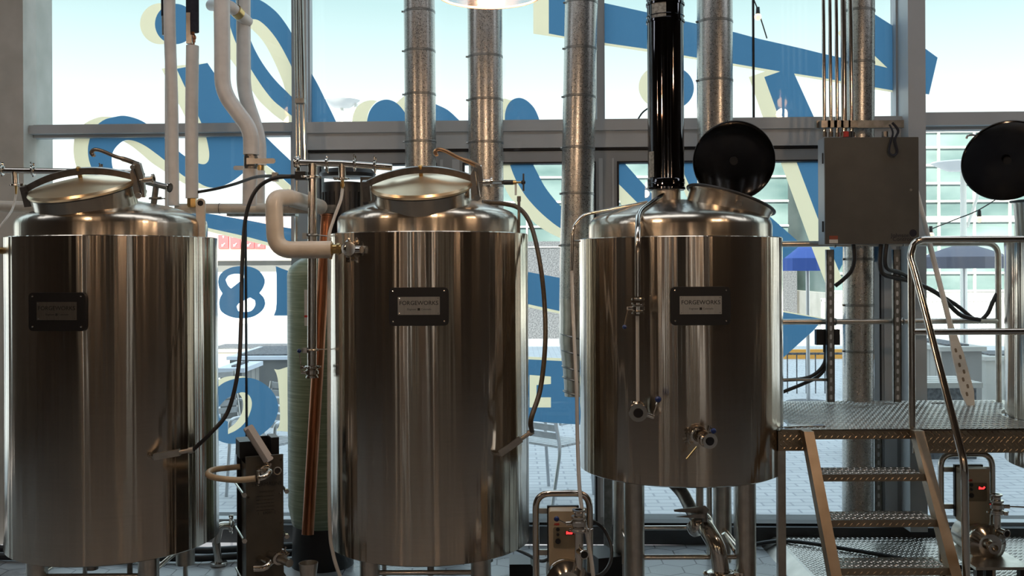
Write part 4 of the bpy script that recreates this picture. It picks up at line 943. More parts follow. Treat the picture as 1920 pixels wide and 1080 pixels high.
obj('run', B().tube([P(262, 338, 5.6), P(318, 352, 5.5)], .0165, 20), M_dark_steel, t)
obj('open_end', B().lathe([(.013, 0), (.0165, 0), (.0165, .01), (.026, .014), (.026, .02), (.013, .02), (.013, 0)], P(313, 351, 5.51), (.93, -.3, -.2), 24), M_pipe, t)
obj('leg', B().cyl(P(293, 347, 5.55), P(288, 384, 5.55), .0165, seg=18), M_dark_steel, t)
obj('clamp', tri_clamp(B(), P(290, 372, 5.55), (0, 0, 1), .019, (1, -.3, 0)), M_dark_steel, t)
obj('upper_clamp', tri_clamp(B(), P(266, 340, 5.6), (1, -.2, -.2), .02, (0, 0, 1)), M_dark_steel, t)
# manifold over tank 2 with its drop leg
Ym = 5.3
t = thing('steam_manifold', P(586, 710, Ym), 'steel pipe with two tees left of the middle tank and a long vertical drop leg', 'pipe')
obj('header', B().tube([P(557, 305, Ym), P(640, 307, Ym), P(735, 314, Ym)], .0175, 20), M_pipe, t)
obj('end_cap', B().lathe([(0, 0), (.028, 0), (.032, .006), (.032, .014), (.026, .02), (.0, .02)], P(552, 305, Ym), (1, 0, 0), 24), M_pipe, t)
for px, py, wg in ((613, 306, (0, 0, -1)), (665, 308, (0, 0, 1)), (560, 305, (0, -.2, -1)), (703, 311, (0, 0, 1))):
    obj('clamp', tri_clamp(B(), P(px, py, Ym), (1, 0, 0), .019, wg), M_pipe, t)
obj('drop_leg', B().cyl(P(586, 307, Ym), P(585, 690, Ym), .0235, seg=24), M_pipe, t)
obj('second_leg', B().cyl(P(641, 308, Ym), P(642, 338, Ym), .019, seg=20), M_pipe, t)
obj('clamp', tri_clamp(B(), P(642, 335, Ym), (0, 0, 1), .019, (-1, -.2, 0)), M_pipe, t); obj('hose_barb', B().cyl(P(642, 338, Ym), P(642, 356, Ym), .009, .006, seg=12).cyl(P(642, 344, Ym), P(642, 350, Ym), .012, seg=6), M_brass, t)
obj('pipe_hanger', B().torus(P(587, 441, Ym), (0, 0, 1), .026, .006, 24, 8).box(P(567, 448, Ym-.02), P(576, 437, Ym+.0)).cyl(P(596, 441, Ym), P(616, 443, Ym), .004, seg=6), M_satin, t)
obj('level_switch', B().box(P(553, 337, Ym-.02), P(576, 323, Ym+.03)).cyl(P(546, 331, Ym), P(555, 331, Ym), .012, seg=10), M_black, t)
obj('hanger_clamp', tri_clamp(B(), P(586, 332, Ym), (0, 0, 1), .024, (-1, -.3, 0)), M_pipe, t)
obj('lower_bracket', B().torus(P(586, 656, Ym), (0, 0, 1), .026, .006, 24, 8).box(P(566, 662, Ym-.015), P(577, 652, Ym)).cyl(P(596, 655, Ym), P(616, 655, Ym), .003, seg=6), M_satin, t)
obj('clamp', tri_clamp(B(), P(585, 688, Ym), (0, 0, 1), .025, (-1, -.3, 0)), M_pipe, t)
bfly_valve(t, 'drain_valve', P(585, 698, Ym), (0, 0, 1), .022, (-1, -.2, 0), P(561, 658, Ym-.04))
# clear bleed hose into the tank side
o = obj('bleed_hose', B().tube(crv([P(642, 354, Ym), P(639, 375, Ym-.02), P(628, 405, Ym-.05), P(617, 440, 5.2), P(616, 470, 5.2)]), .0085, 10), M_clear); tag(o, 'white plastic bleed hose hanging from the second tee beside the middle tank', 'hose')
o = obj('drain_tube', B().tube(crv([P(618, 445, 5.2), P(617, 560, 5.2), P(617, 700, 5.2), P(617, 900, 5.2), P(619, 1000, 5.18), P(624, 1035, 5.15), P(632, 1065, 5.12), P(650, 1110, 5.1)]), .0095, 10), M_clear); tag(o, 'clear plastic tube running down the left edge of the middle tank', 'hose')
o = obj('overflow_tube', B().tube(crv([P(1072, 508, 5.2), P(1075, 600, 5.15), P(1081, 720, 5.0), P(1083, 830, 4.95), P(1088, 930, 4.85), P(1102, 1010, 4.8), P(1112, 1075, 4.75), P(1114, 1130, 4.75)]), .0095, 10), M_clear); tag(o, 'clear plastic tube hanging left of the kettle down past the pump controller', 'hose')
# sample tap on tank 2 back
t = thing('needle_valve', P(962, 343, 5.75), 'small brass valve with black cross handle right of the middle duct', 'valve')
obj('stem', B().cyl(P(944, 342, 5.75), P(962, 342, 5.75), .014, seg=12), M_rubber, t); obj('body', B().cyl(P(960, 342, 5.75), P(968, 342, 5.75), .013, seg=12).cyl(P(967, 342, 5.75), P(980, 342, 5.75), .006, seg=8), M_brass, t)
obj('cross_handle', B().box(P(980, 358, 5.74), P(983, 326, 5.76)).ball(P(981, 342, 5.75), .014, 10), M_black, t); obj('drip_tube', B().cyl(P(967, 344, 5.75), P(967, 366, 5.75), .006, seg=8), M_clear, t)
obj('support_pipe', B().cyl(P(944, 342, 5.75), P(912, 342, 6.15), .012, seg=10), M_dark_steel, t)
# black hoses
def hose(label, pts, r, m, name='hose'):
    o = obj(name, B().tube(crv(pts, 8), r, 12), m); tag(o, label, 'hose'); return o
hose('black sensor cable drooping from the manifold to the left tank probe', [pe1, P(395, 812, 5.0), P(428, 770, 5.05), P(447, 690, 5.1), P(452, 600, 5.2), P(454, 500, 5.3), P(459, 420, 5.35), P(470, 375, 5.35), P(488, 348, 5.35), P(515, 334, 5.32), P(548, 331, 5.3)], .0105, M_rubber, 'sensor_cable')
hose('black cable rising leftwards to the pipe behind the left tank lug', [P(548, 330, 5.31), P(515, 330, 5.4), P(480, 332, 5.6), P(440, 345, 5.8), P(405, 354, 5.9), P(372, 360, 5.95)], .009, M_rubber, 'sensor_cable')
o = obj('cable_clip', B().box(P(513, 341, 5.36), P(519, 323, 5.32)), M_satin); tag(o, 'small metal clip holding the two black cables', 'clip')
hose('bronze-coloured braided hose curving down the right of the middle tank', [P(905, 379, 5.45), P(945, 382, 5.5), P(975, 392, 5.5), P(996, 424, 5.45), P(1012, 490, 5.35), P(1021, 570, 5.3), P(1022, 650, 5.2), P(1013, 730, 5.12), P(996, 785, 5.0), pe2], .0125, M_bronze_hose, 'braided_hose')
t = thing('cable_bundle', P(562, 300, 6.35), 'bundle of thin steel conduits on the window mullion', 'conduit')
for px0, px1, r in ((552, 562, .008), (557, 571, .014), (549, 556, .005)): obj('conduit', B().cyl(P(px1, 300, 6.4), up(px0, 6.4), r, seg=10), M_pipe, t)
obj('pipe_clip', B().box(P(553, 193, 6.36), P(574, 187, 6.42)), M_galvflat, t)
obj('lower_conduit', B().cyl(P(556, 470, 6.4), P(556, 300, 6.4), .012, seg=10), M_pipe, t)

# ================================================================ WATER TREATMENT VESSELS, COPPER PIPE
g = P(600, 0, 6.12); gx = g.x; gy = 6.12; zt_ = P(0, 480, 6.1).z; gr = .203
t = thing('pressure_vessel', (gx, gy, 0), 'tall green fibreglass pressure vessel in a black base', 'tank')
z2 = zt_-.13
obj('vessel', B().lathe([(0, .17), (.12, .19), (.18, .25), (gr, .36), (gr, z2)]+[(gr*math.cos(a), z2+.13*math.sin(a)) for a in [PI/2*i/10 for i in range(1, 10)]]+[(0, zt_)], (gx, gy, 0), seg=96), M_fibre, t)
obj('base', B().lathe([(0, 0), (.185, 0), (.175, .26), (.165, .27), (0, .27)], (gx, gy, 0), seg=64), M_black, t)
obj('neck', B().cyl((gx, gy, zt_-.02), (gx, gy, zt_+.07), .07, seg=32), M_black, t)
lb = P(577, 590, 6.0)
curved_label(t, gx, gy, gr+.001, -.32, .05, P(0, 614, 5.92).z, P(0, 546, 5.92).z, M_label)
curved_label(t, gx, gy, gr+.002, -.32, .05, P(0, 598, 5.92).z, P(0, 594, 5.92).z, M_red)
# black filter housing beside it
fx = P(641, 0, 6.1)
t = thing('filter_housing', (fx.x, 6.1, zt_+.07), 'black ribbed filter drum behind the middle tank manway', 'filter')
b = B().lathe([(0, zt_+.07), (.125, zt_+.07), (.125, P(0, 346, 6.1).z-.03), (.118, P(0, 346, 6.1).z), (0, P(0, 346, 6.1).z)], (fx.x, 6.1, 0), seg=48)
for i in range(24): a = i*PI/12; b.box((.122, -.004, zt_+.09), (.13, .004, 2.24), Matrix.Translation((fx.x, 6.1, 0)) @ Matrix.Rotation(a, 4, 'Z'))
obj('drum', b, M_black, t)
obj('head', B().lathe([(0, 0), (.16, .0), (.17, .02), (.15, .045), (.05, .06), (0, .06)], (P(652, 338, 6.1).x, 6.1, P(0, 336, 6.1).z), seg=48), M_black, t)
br = P(688, 390, 6.0)
o = obj('perforated_bracket', B().box(P(676, 445, 6.0), P(708, 332, 6.01)), M_box); tag(o, 'grey perforated bracket plate behind the middle tank lid hinge', 'bracket')
for py in (366, 380): obj('hole', B().cyl(P(686, py, 5.999), P(686, py, 5.996), .0165, seg=20), M_seal, o)
t = thing('copper_pipe', P(577, 1000, 5.75), 'leaning bare copper pipe in front of the green vessel', 'pipe')
obj('pipe', B().cyl(P(577, 1002, 5.7), P(613, 402, 5.9), .034, seg=28), M_copper, t)
obj('pipe_cap', B().torus(P(613, 403, 5.9), (0, 0, 1), .035, .004, 28, 8), M_copper, t)
o = obj('white_clip', B().cyl(P(634, 372, 6.0), P(630, 388, 6.0), .018, seg=12), M_white); tag(o, 'small white plastic fitting beside the black filter drum', 'fitting')

# ================================================================ PLATE HEAT EXCHANGER
Yh = 5.15
x0 = P(462, 900, Yh).x; x1 = P(531, 900, Yh).x; zt_ = P(0, 857, Yh).z
t = thing('heat_exchanger', ((x0+x1)/2, Yh, 0), 'upright plate heat exchanger between the left and middle tanks', 'heat exchanger')
obj('front_plate', B().box((x0, Yh, .05), (x1, Yh+.02, zt_)), M_box, t, 'grey cover plate of the exchanger')
b = B()
for i in range(22): b.box((x0+.008, Yh+.025+i*.009, .12), (x1-.008, Yh+.0305+i*.009, zt_-.05))
obj('plate_pack', b, M_dark_steel, t)
obj('rear_plate', B().box((x0-.01, Yh+.25, .0), (x1+.01, Yh+.27, zt_+.06)), M_black, t)
for xx in (x0-.012, x1+.012):
    for z in (.2, .42, .65): obj('tie_bolt', B().cyl((xx, Yh-.02, z), (xx, Yh+.28, z), .007, seg=8).cyl((xx, Yh-.03, z), (xx, Yh-.01, z), .013, seg=6), M_pipe, t)
obj('top_bracket', B().box((x0-.02, Yh+.08, zt_-.02), (x0+.09, Yh+.22, zt_+.065)).box((x1-.04, Yh+.12, zt_-.02), (x1+.0, Yh+.25, zt_+.07)), M_black, t)
Mb = axes(Vector((x0+.03, Yh+.12, zt_+.12)), Vector((.42, -.35, -.75)).normalized(), Vector((.6, .8, 0)).normalized(), Vector((0, 0, 0))) 
bx = Vector((.45, -.3, -.8)).normalized(); by = Vector((.75, .5, .25)); by = (by-bx*by.dot(bx)).normalized(); Mb = axes(P(487, 832, Yh+.02), bx, by, bx.cross(by))
obj('guide_bar', B().prism(rrect(.21, .06, .01), Mb, .008).box((-.09, -.03, 0), (.1, -.024, .04), Mb), mat('window_sheen_steel', (.62, .62, .64), .6, .2), t)  # bar's reflection of the window is put into its pale colour
for k in (-.06, .06): obj('slot', B().prism(rrect(.03, .009, .004), Mb @ Matrix.Translation((k, .008, -.0008)), .0006), M_seal, t)
b = B().text('THERMALINE', .026, facing(P(500, 908, Yh-.0005))).text('MODEL T4C-H', .011, facing(P(500, 922, Yh-.0005)))
for i in range(5): b.text('plate heat exchanger data', .0085, facing(P(497, 930+i*6.5, Yh-.0005)))
b.text('1   69091-2', .02, facing(P(500, 948+14, Yh-.0005)))
obj('data_lettering', b, M_ink, t, smooth=False, clean=False)
for px, py in ((526, 864), (524, 927), (466, 930), (526, 983)): obj('rivet', B().cyl(P(px, py, Yh), P(px, py, Yh-.004), .006, seg=10), M_pipe, t)
obj('port', B().cyl(P(515, 887, Yh), P(513, 885, Yh-.045), .019, seg=20).torus(P(513, 885, Yh-.045), (0, -1, 0), .018, .003, 20, 6), M_satin, t)
obj('port_bore', B().cyl(P(513, 885, Yh-.046), P(513, 885, Yh-.047), .015, seg=20), M_seal, t)
obj('upper_elbow', B().tube(fil([P(484, 878, Yh), P(494, 884, Yh-.09), P(478, 895, Yh-.12), P(464, 897, Yh-.12)], .04), .015, 14), M_pipe, t)
obj('lower_elbow', B().tube(fil([P(486, 1046, Yh), P(492, 1056, Yh-.1), P(478, 1066, Yh-.12), P(462, 1064, Yh-.1)], .05), .017, 14), M_pipe, t)
obj('elbow_clamp', tri_clamp(B(), P(492, 882, Yh-.04), (.1, -1, 0), .018, (.6, 0, .8)), M_pipe, t); obj('elbow_clamp', tri_clamp(B(), P(466, 897, Yh-.12), (1, 0, 0), .018, (0, 0, 1)), M_pipe, t)
obj('lower_port', B().cyl(P(506, 1040, Yh), P(512, 1062, Yh-.2), .02, seg=18), M_satin, t); obj('elbow_clamp', tri_clamp(B(), P(509, 1050, Yh-.1), (.1, -1, -.2), .022, (1, 0, .6)), M_pipe, t)
obj('support_foot', B().box((x0+.005, Yh+.01, 0), (x1-.005, Yh+.26, .05)), M_dark_steel, t)
t.rotation_euler = (0, 0, .4)
hose('cream rubber hose looping left from the plate heat exchanger', [P(479, 897, Yh-.14), P(445, 900, Yh-.14), P(405, 896, Yh-.12), P(390, 889, Yh-.05), P(400, 881, Yh+.06), P(430, 877, Yh+.14), P(450, 875, Yh+.16)], .0155, mottled('cream_hose', (.5, .4, .27), (.58, .47, .33), 20, .4, 0, 0), 'rubber_hose')
t = thing('drain_elbow', P(410, 1010, 6.1), 'bent chrome drain pipe on the floor left of the heat exchanger', 'pipe')
obj('elbow', B().tube(fil([P(432, 985, 6.1), P(412, 985, 6.1), P(405, 1018, 6.1)], .09), .024, 16), M_pipe, t); obj('floor_flange', B().cyl((P(405, 0, 6.1).x, 6.1, 0.005), (P(405, 0, 6.1).x, 6.1, .02), .05, seg=24).cyl((P(405, 0, 6.1).x, 6.1, 0.02), P(405, 1016, 6.1), .024, seg=16), M_pipe, t)
obj('clamp', tri_clamp(B(), P(434, 985, 6.1), (1, 0, 0), .026, (0, 0, 1)), M_pipe, t)
for i, (py, Y) in enumerate(((1006, 6.32), (1020, 6.15))):
    o = obj('floor_pipe', B().tube([Vector((-4.0, Y+.1, .03)), Vector((-1.9, Y, .03)), Vector((-1.3, Y+.12, .03))], .022, 12), M_rubber); tag(o, ('black floor hose closest to the window behind the left tank', 'black floor hose nearer the viewer behind the left tank')[i], 'hose')
t = thing('steel_cup', (P(573, 0, 5.0).x, 5.0, 0), 'open steel cup on a stand at the bottom right of the heat exchanger', 'cup')
cz = P(0, 1058, 5.0).z; cx = P(573, 0, 5.0).x
obj('cup', B().lathe([(0, cz-.09), (.036, cz-.09), (.047, cz), (.045, cz), (.034, cz-.084), (0, cz-.084)], (cx, 5.0, 0)), M_satin, t); obj('stand', B().cyl((cx, 5, 0), (cx, 5, cz-.09), .012).lathe([(0, 0), (.06, 0), (.06, .01), (0, .012)], (cx, 5.0, 0)), M_dark_steel, t)

# ================================================================ PUMP CARTS
def pump_cart(cx, Y, zt, wd, label, valve_side):
    t = thing('pump_cart', (cx, Y, 0), label, 'pump')
    h = wd/2
    obj('frame', B().tube(fil([(cx-h, Y, .06), (cx-h, Y, zt), (cx+h, Y, zt), (cx+h, Y, .06)], .075, 8), .0165, 16), M_pipe, t)
    for z in (zt-.085, zt-.29): obj('cross_bar', B().box((cx-h, Y-.008, z-.013), (cx+h, Y+.008, z+.013)), M_satin, t)
    obj('base_plate', B().box((cx-h, Y-.42, .22), (cx+h, Y+.06, .235)), M_satin, t)
    for sx in (-h+.03, h-.03):
        for dy in (-.38, .0): obj('caster', B().cyl((cx+sx-.012, Y+dy, .04), (cx+sx+.012, Y+dy, .04), .038, seg=20).box((cx+sx-.016, Y+dy-.02, .05), (cx+sx+.016, Y+dy+.02, .22)), M_rubber, t)
    zc = zt-.21; w2 = .072
    bx = obj('drive_box', B().prism(rrect(w2*2, .30, .012), facing((cx, Y-.02, zc)), .10), M_beige, t, 'beige frequency drive box')
    obj('drive_fins', B().box((cx-w2-.006, Y-.03, zc-.13), (cx+w2+.006, Y-.008, zc+.155)), M_black, bx)
    f = Y-.121
    obj('keypad', B().prism(rrect(.108, .1, .008), facing((cx+.002, f, zc+.025)), .002), mat('olive_keypad', (.22, .19, .13), .5), bx)
    obj('display', B().box((cx+.005, f-.004, zc+.038), (cx+.05, f-.002, zc+.056)), M_black, bx)
    b = B().text('StoP', .019, facing((cx+.027, f-.0045, zc+.047)), off=.0006); obj('display_digits', b, M_led, bx, 'red lit display digits', smooth=False, clean=False)
    for dz, r in ((.065, .009), (.04, .007), (.008, .013)): obj('button', B().cyl((cx-.03, f, zc+dz), (cx-.03, f-.008, zc+dz), r, seg=20), M_black, bx)
    obj('logo', B().text('ABB', .014, facing((cx-.035, f+.0005, zc+.088)), off=.0008), M_red, bx, smooth=False, clean=False)
    # motor, pump head, discharge valve
    my = Y-.16; mz = .30
    obj('motor', B().lathe([(0, 0), (.07, 0), (.085, .02), (.085, .17), (.07, .19), (0, .19)], (cx, Y+.03, mz), (0, -1, 0), 40), M_satin, t)
    hd = obj('pump_head', B().lathe([(0, 0), (.095, 0), (.1, .01), (.1, .04), (.085, .05), (.06, .075), (0, .08)], (cx+.01, my-.02, mz), (0, -1, 0), 48), M_pipe, t)
    obj('suction_port', B().lathe([(.018, 0), (.022, 0), (.022, .04), (.032, .044), (.032, .052), (.018, .052), (.018, 0)], (cx+.01, my-.095, mz), (0, -1, 0), 28), M_pipe, hd)
    vx = cx+.065*valve_side; vz = P(0, 985, 4.8).z if valve_side > 0 and Y < 5.2 else zt-.24
    dp = obj('discharge_pipe', B().cyl((vx, my-.05, mz+.03), (vx, my-.05, vz), .021, seg=20), M_pipe, t)
    obj('side_port', B().cyl((vx, my-.05, vz-.13), (vx+.02, my-.12, vz-.13), .018, seg=18).torus((vx+.02, my-.12, vz-.13), (.2, -1, 0), .019, .004, 20, 6), M_pipe, dp)
    obj('port_bore', B().cyl((vx+.0205, my-.1205, vz-.13), (vx+.0207, my-.1215, vz-.13), .016, seg=18), M_seal, dp)
    hl = (vx-.105, my-.06, vz+.022) if Y < 5.2 else (vx+.15, my-.08, vz+.0)
    bfly_valve(t, 'discharge_valve', (vx, my-.05, vz), (0, 0, 1), .025, (-1 if Y < 5.2 else 1, -.2, 0), hl)
    obj('valve_clamp', tri_clamp(B(), (vx, my-.05, vz-.035), (0, 0, 1), .024, (1, -.4, 0)), M_pipe, t)
    obj('top_ferrule', B().lathe([(.018, 0), (.022, 0), (.022, .02), (.031, .026), (.031, .034), (.018, .034), (.018, 0)], (vx, my-.05, vz+.03), (0, 0, 1), 28), M_pipe, t)
    return t
c = P(1055, 925, 5.0); pump_cart(c.x, 5.0, c.z, .265, 'tubular pump cart with beige drive box between the middle tank and the kettle', 1)
c = P(1812, 851, 5.62); pump_cart(c.x, 5.62, c.z, .285, 'pump cart with dimmer drive box under the deck', 1)
hose('black power lead looping right of the pump controller', [P(1082, 972, 5.0), P(1105, 975, 5.1), P(1130, 990, 5.15), P(1146, 1025, 5.1), P(1142, 1060, 5.0), P(1120, 1080, 4.9), P(1085, 1070, 4.85)], .009, M_rubber, 'power_lead')
hose('black power lead on the floor from the middle tank to the pump cart', [P(968, 1030, 5.6), P(990, 1040, 5.4), P(1015, 1052, 5.2), P(1036, 1044, 5.05)], .009, M_rubber, 'power_lead')
o = obj('black_case', B().box((-.07, -.12, 0), (.07, .12, .17), Matrix.Translation((P(1125, 0, 5.7).x, 5.75, 0)) @ Matrix.Rotation(.3, 4, 'Z'))
  .box((-.072, -.1, .04), (-.0705, .0, .09), Matrix.Translation((P(1125, 0, 5.7).x, 5.75, 0)) @ Matrix.Rotation(.3, 4, 'Z')), M_black); tag(o, 'black case on the floor behind the pump cart', 'case')
o = obj('black_wedge', B().prism([(0, 0), (.16, 0), (.17, .05), (.12, .1), (0, .1)], facing((P(950, 0, 5.9).x, 5.95, 0)), .2), M_black); tag(o, 'black rubber block on the floor behind the middle tank', 'block')
# kettle drain
t = thing('kettle_drain', P(1320, 1000, 5.3), 'large polished drain pipe with butterfly valve below the kettle', 'pipe')
kv = P(1320, 985, 5.25)
obj('outlet_pipe', B().tube(crv([P(1262, 905, 5.6), P(1280, 925, 5.55), P(1300, 962, 5.4), kv]), .035, 24), M_dark_steel, t)
obj('elbow', B().tube(crv([kv, P(1330, 1000, 5.2), P(1345, 1030, 5.15), P(1352, 1075, 5.15), P(1353, 1100, 5.15)]), .044, 28), M_pipe, t)
obj('valve_ring', B().lathe([(.03, -.03), (.068, -.03), (.072, -.01), (.072, .012), (.062, .03), (.03, .03)], P(1313, 985, 5.28), (.45, -.55, -.75), 40), M_pipe, t)
obj('valve_handle', B().prism([(-.16, -.008), (0, -.02), (.02, 0), (0, .02), (-.16, .0)], facing(P(1322, 955, 5.2)), .014).prism([(-.15, -.006), (0, -.015), (0, .01)], facing(P(1322, 966, 5.16)), .01).cyl(P(1322, 978, 5.2), P(1321, 955, 5.2), .014, seg=12), M_dark_steel, t)
obj('lower_clamp', tri_clamp(B(), P(1353, 1077, 5.15), (0, 0, 1), .046, (1, -.3, 0)), M_pipe, t)
obj('vertical_spout', B().cyl(P(1312, 960, 5.35), P(1312, 910, 5.35), .02, seg=18), M_satin, t)
obj('prop_rod', B().cyl(P(1356, 1000, 5.3), P(1388, 1050, 5.3), .011, seg=10), M_pipe, t)
o = obj('slotted_strut', B().box(P(1133, 1048, 6.2), P(1146, 895, 6.23)), M_galvflat); tag(o, 'slotted strut on the floor left of the kettle rear leg', 'strut')

# ================================================================ DECK, RAILS, STAIRS
ZK = CZ-.838; Y0d, Y1d = 5.17, 6.25
t = thing('work_deck', (2.6, 5.7, 0), 'raised diamond-plate work deck between the kettle and the right tank', 'platform')
# top plate with round cut-outs for the tanks
cx3, cy3 = TANKS[3][:2]; cx4, cy4 = TANKS[4][:2]; rc = .558
def arc(cx, cy, a0, a1, n=28): return [(cx+rc*math.cos(a0+(a1-a0)*i/n), cy+rc*math.sin(a0+(a1-a0)*i/n)) for i in range(n+1)]
xl = 1.352
aF = -math.acos((xl-cx3)/rc); aF2 = -aF
yf = cy3+rc*math.sin(aF)
outline = [(xl, Y0d)]+[(4.2, Y0d)]+[(4.2, Y1d), (xl, Y1d)]+arc(cx3, cy3, aF2, aF)
b = B(); vs = []; edges = []
def loop(pts, z):
    v = [b.bm.verts.new((p[0], p[1], z)) for p in pts]; return v, [b.bm.edges.new((v[i], v[(i+1) % len(v)])) for i in range(len(v))]
v1, e1 = loop(outline, ZK); hole = arc(cx4, cy4, 0, 2*PI, 64)[:-1]; hv = [(p[0], p[1]) for p in hole]
v2, e2 = loop(hv, ZK)
bmesh.ops.triangle_fill(b.bm, use_beauty=True, edges=e1+e2, normal=(0, 0, 1))
fs = list(b.bm.faces); r_ = bmesh.ops.extrude_face_region(b.bm, geom=fs)
for v_ in [g_ for g_ in r_['geom'] if isinstance(g_, bmesh.types.BMVert)]: v_.co.z -= .006
lozenges(b, xl, 2.95, Y0d, Y1d, Matrix.Translation((0, 0, ZK)), lambda u, v: math.hypot(u-cx3, v-cy3) > rc+.015 and math.hypot(u-cx4, v-cy4) > rc+.015)
obj('deck_plate', b, M_tread, t)
def xz(px, py, Y): p = P(px, py, Y); return p.x, p.z
sk = [((xl, ZK), (xl+.15, ZK-.108)), ((xl+.15, ZK), (2.04, ZK-.05)), ((2.04, ZK), (4.2, ZK-.123))]
b = B()
for (xa, za), (xb, zb_) in sk: b.box((xa, Y0d-.006, zb_), (xb, Y0d, za))
for (xa, za), (xb, zb_) in sk: lozenges(b, xa, min(xb, 2.95), zb_, za, facing((0, Y0d-.006, 0)))
obj('skirt', b, M_tread_v, t, 'bronze-tinted diamond-plate skirt')
for xx in (xl+.02, 4.0):
    for yy in (Y0d+.02, Y1d-.05): obj('post', B().box((xx-.02, yy-.018, .0), (xx+.02, yy+.02, ZK-.006)), M_satin, t)
obj('edge_beam', B().box((xl, Y1d-.03, ZK-.08), (4.2, Y1d, ZK-.006)), M_satin, t)
# stairs
t = thing('deck_stairs', (1.77, 4.8, 0), 'steep steel stair with four diamond-plate treads up to the deck', 'stairs')
def stringer(x0, x1):
    M = Matrix.Identity(4); b = B()
    pr = [(5.17, ZK), (5.10, ZK), (4.42, .0), (4.50, .0)]
    a = [b.bm.verts.new((x0, p[0], p[1])) for p in pr]; c_ = [b.bm.verts.new((x1, p[0], p[1])) for p in pr]
    b.bridge(a, c_); b.face(a[::-1]); b.face(c_); return b
obj('stringer', stringer(1.465, 1.515), M_stair, t); obj('stringer', stringer(2.02, 2.07), M_stair, t)
for k in range(1, 5):
    z = ZK-.19*k; yf_ = 5.17-.135*k-.06
    b = B().box((1.515, yf_, z-.006), (2.02, yf_+.17, z)); lozenges(b, 1.52, 2.015, yf_, yf_+.17, Matrix.Translation((0, 0, z)))
    tr = obj('tread', b, M_tread, t)
    b = B().box((1.515, yf_-.004, z-.034), (2.02, yf_, z)); lozenges(b, 1.52, 2.015, z-.034, z, facing((0, yf_-.004, 0)))
    obj('nosing', b, M_tread_v, tr)
# front guard rail and stair handrail
rr = .0175; Yf = 5.2; zr = P(0, 458, Yf).z
xp = P(1706, 0, Yf).x
t = thing('front_handrail', (xp, Yf, ZK), 'bronze-tinted tubular guard rail at the front of the deck with its stair handrail', 'railing')
obj('top_rail', B().tube(fil([(xp, Yf, ZK), (xp, Yf, zr), (4.2, Yf, zr)], .07, 8), rr, 18), M_pipe, t)
obj('mid_rail', B().cyl((xp, Yf, P(0, 631, Yf).z), (4.2, Yf, P(0, 631, Yf).z), rr*.95, seg=18), M_pipe, t)
sp = [P(1706, 480, 5.18), P(1716, 512, 5.14), P(1808, 868, 4.72), Vector((P(1808, 0, 4.72).x, 4.72, 0.01))]
obj('stair_rail', B().tube(fil([P(1712, 462, 5.19)]+sp, .06, 8), rr, 18), M_pipe, t)
# rear rail
Yr_ = 6.2; zr = P(0, 465, Yr_).z; xe = P(1869, 0, Yr_).x
t = thing('rear_guard_rail', (2.2, Yr_, ZK), 'grey tubular guard rail at the back of the deck', 'railing')
obj('top_rail', B().tube(fil([(1.2, Yr_, zr), (xe, Yr_, zr), (xe, Yr_, ZK)], .08, 8), .018, 16), M_satin, t)
obj('mid_rail', B().cyl((1.2, Yr_, P(0, 611, Yr_).z), (xe, Yr_, P(0, 611, Yr_).z), .017, seg=16), M_satin, t)
obj('post', B().cyl((1.2, Yr_, .0), (1.2, Yr_, zr), .018, seg=16), M_satin, t)
for px in (1563, 1690): obj('rail_clamp', B().torus((P(px, 0, Yr_).x, Yr_, P(0, 611, Yr_).z), (1, 0, 0), .019, .005, 20, 6), M_galvflat, t); obj('rail_clamp', B().torus((P(px, 0, Yr_).x, Yr_, zr), (1, 0, 0), .02, .005, 20, 6), M_galvflat, t)
# low ramp plate on the floor
t = thing('floor_ramp', (2.8, 5.6, 0), 'low diamond-plate ramp on the floor behind the stairs', 'ramp')
b = B().box((1.66, 4.55, .05), (4.3, 6.46, .06)); lozenges(b, 1.67, 3.35, 4.9, 6.44, Matrix.Translation((0, 0, .06)))
obj('ramp_plate', b, M_tread, t)
b = B(); v = [b.bm.verts.new(p) for p in ((1.66, 4.55, .06), (1.66, 6.46, .06), (1.58, 6.46, 0), (1.58, 4.55, 0), (1.66, 4.55, 0), (1.66, 6.46, 0))]
for f in ((0, 1, 2, 3), (0, 3, 4), (1, 5, 2), (3, 2, 5, 4)): b.face([v[i] for i in f])
obj('bevelled_edge', b, M_tread, t)
hose('black hose lying across the floor ramp behind the stairs', [Vector((1.5, 6.42, .02)), Vector((1.72, 6.3, .075)), Vector((2.1, 6.05, .075)), Vector((2.35, 5.85, .075)), Vector((2.62, 5.7, .075))], .0125, M_rubber, 'floor_hose')

# ================================================================ CONTROL BOX, STRUTS, CONDUITS
def strut(px, y0, y1, Y, label, wd=.045, name='slotted_strut'):
    a = P(px, y0, Y); b_ = P(px, y1, Y); t = thing(name, (a.x, Y, b_.z), label, 'strut')
    obj('channel', B().box((a.x-wd/2, Y, b_.z), (a.x+wd/2, Y+.004, a.z)).box((a.x-wd/2, Y, b_.z), (a.x-wd/2+.004, Y+.03, a.z)).box((a.x+wd/2-.004, Y, b_.z), (a.x+wd/2, Y+.03, a.z)), M_galvflat, t)
    b = B(); z = b_.z+.03
    while z < a.z-.02: b.prism(rrect(.014, .03, .0068), facing((a.x, Y-.0005, z)), .0006); z += .052
    o = obj('slot_row', b, mat('bright_slot', (.55, .56, .58), .6), t, 'pale slots along the strut'); return t
strut(1557, 468, 754, 6.12, 'slotted strut standing on the deck, left of the control box duct')
strut(1682, 468, 754, 6.12, 'slotted strut standing on the deck, right of the duct')
strut(1647, 815, 985, 6.38, 'slotted strut seen under the deck behind the stair treads')
Yx = 6.0
a = P(1547, 458, Yx); c_ = P(1722, 257, Yx)
t = thing('control_box', ((a.x+c_.x)/2, Yx+.07, a.z), 'grey electrical control cabinet above the deck rail', 'electrical cabinet')
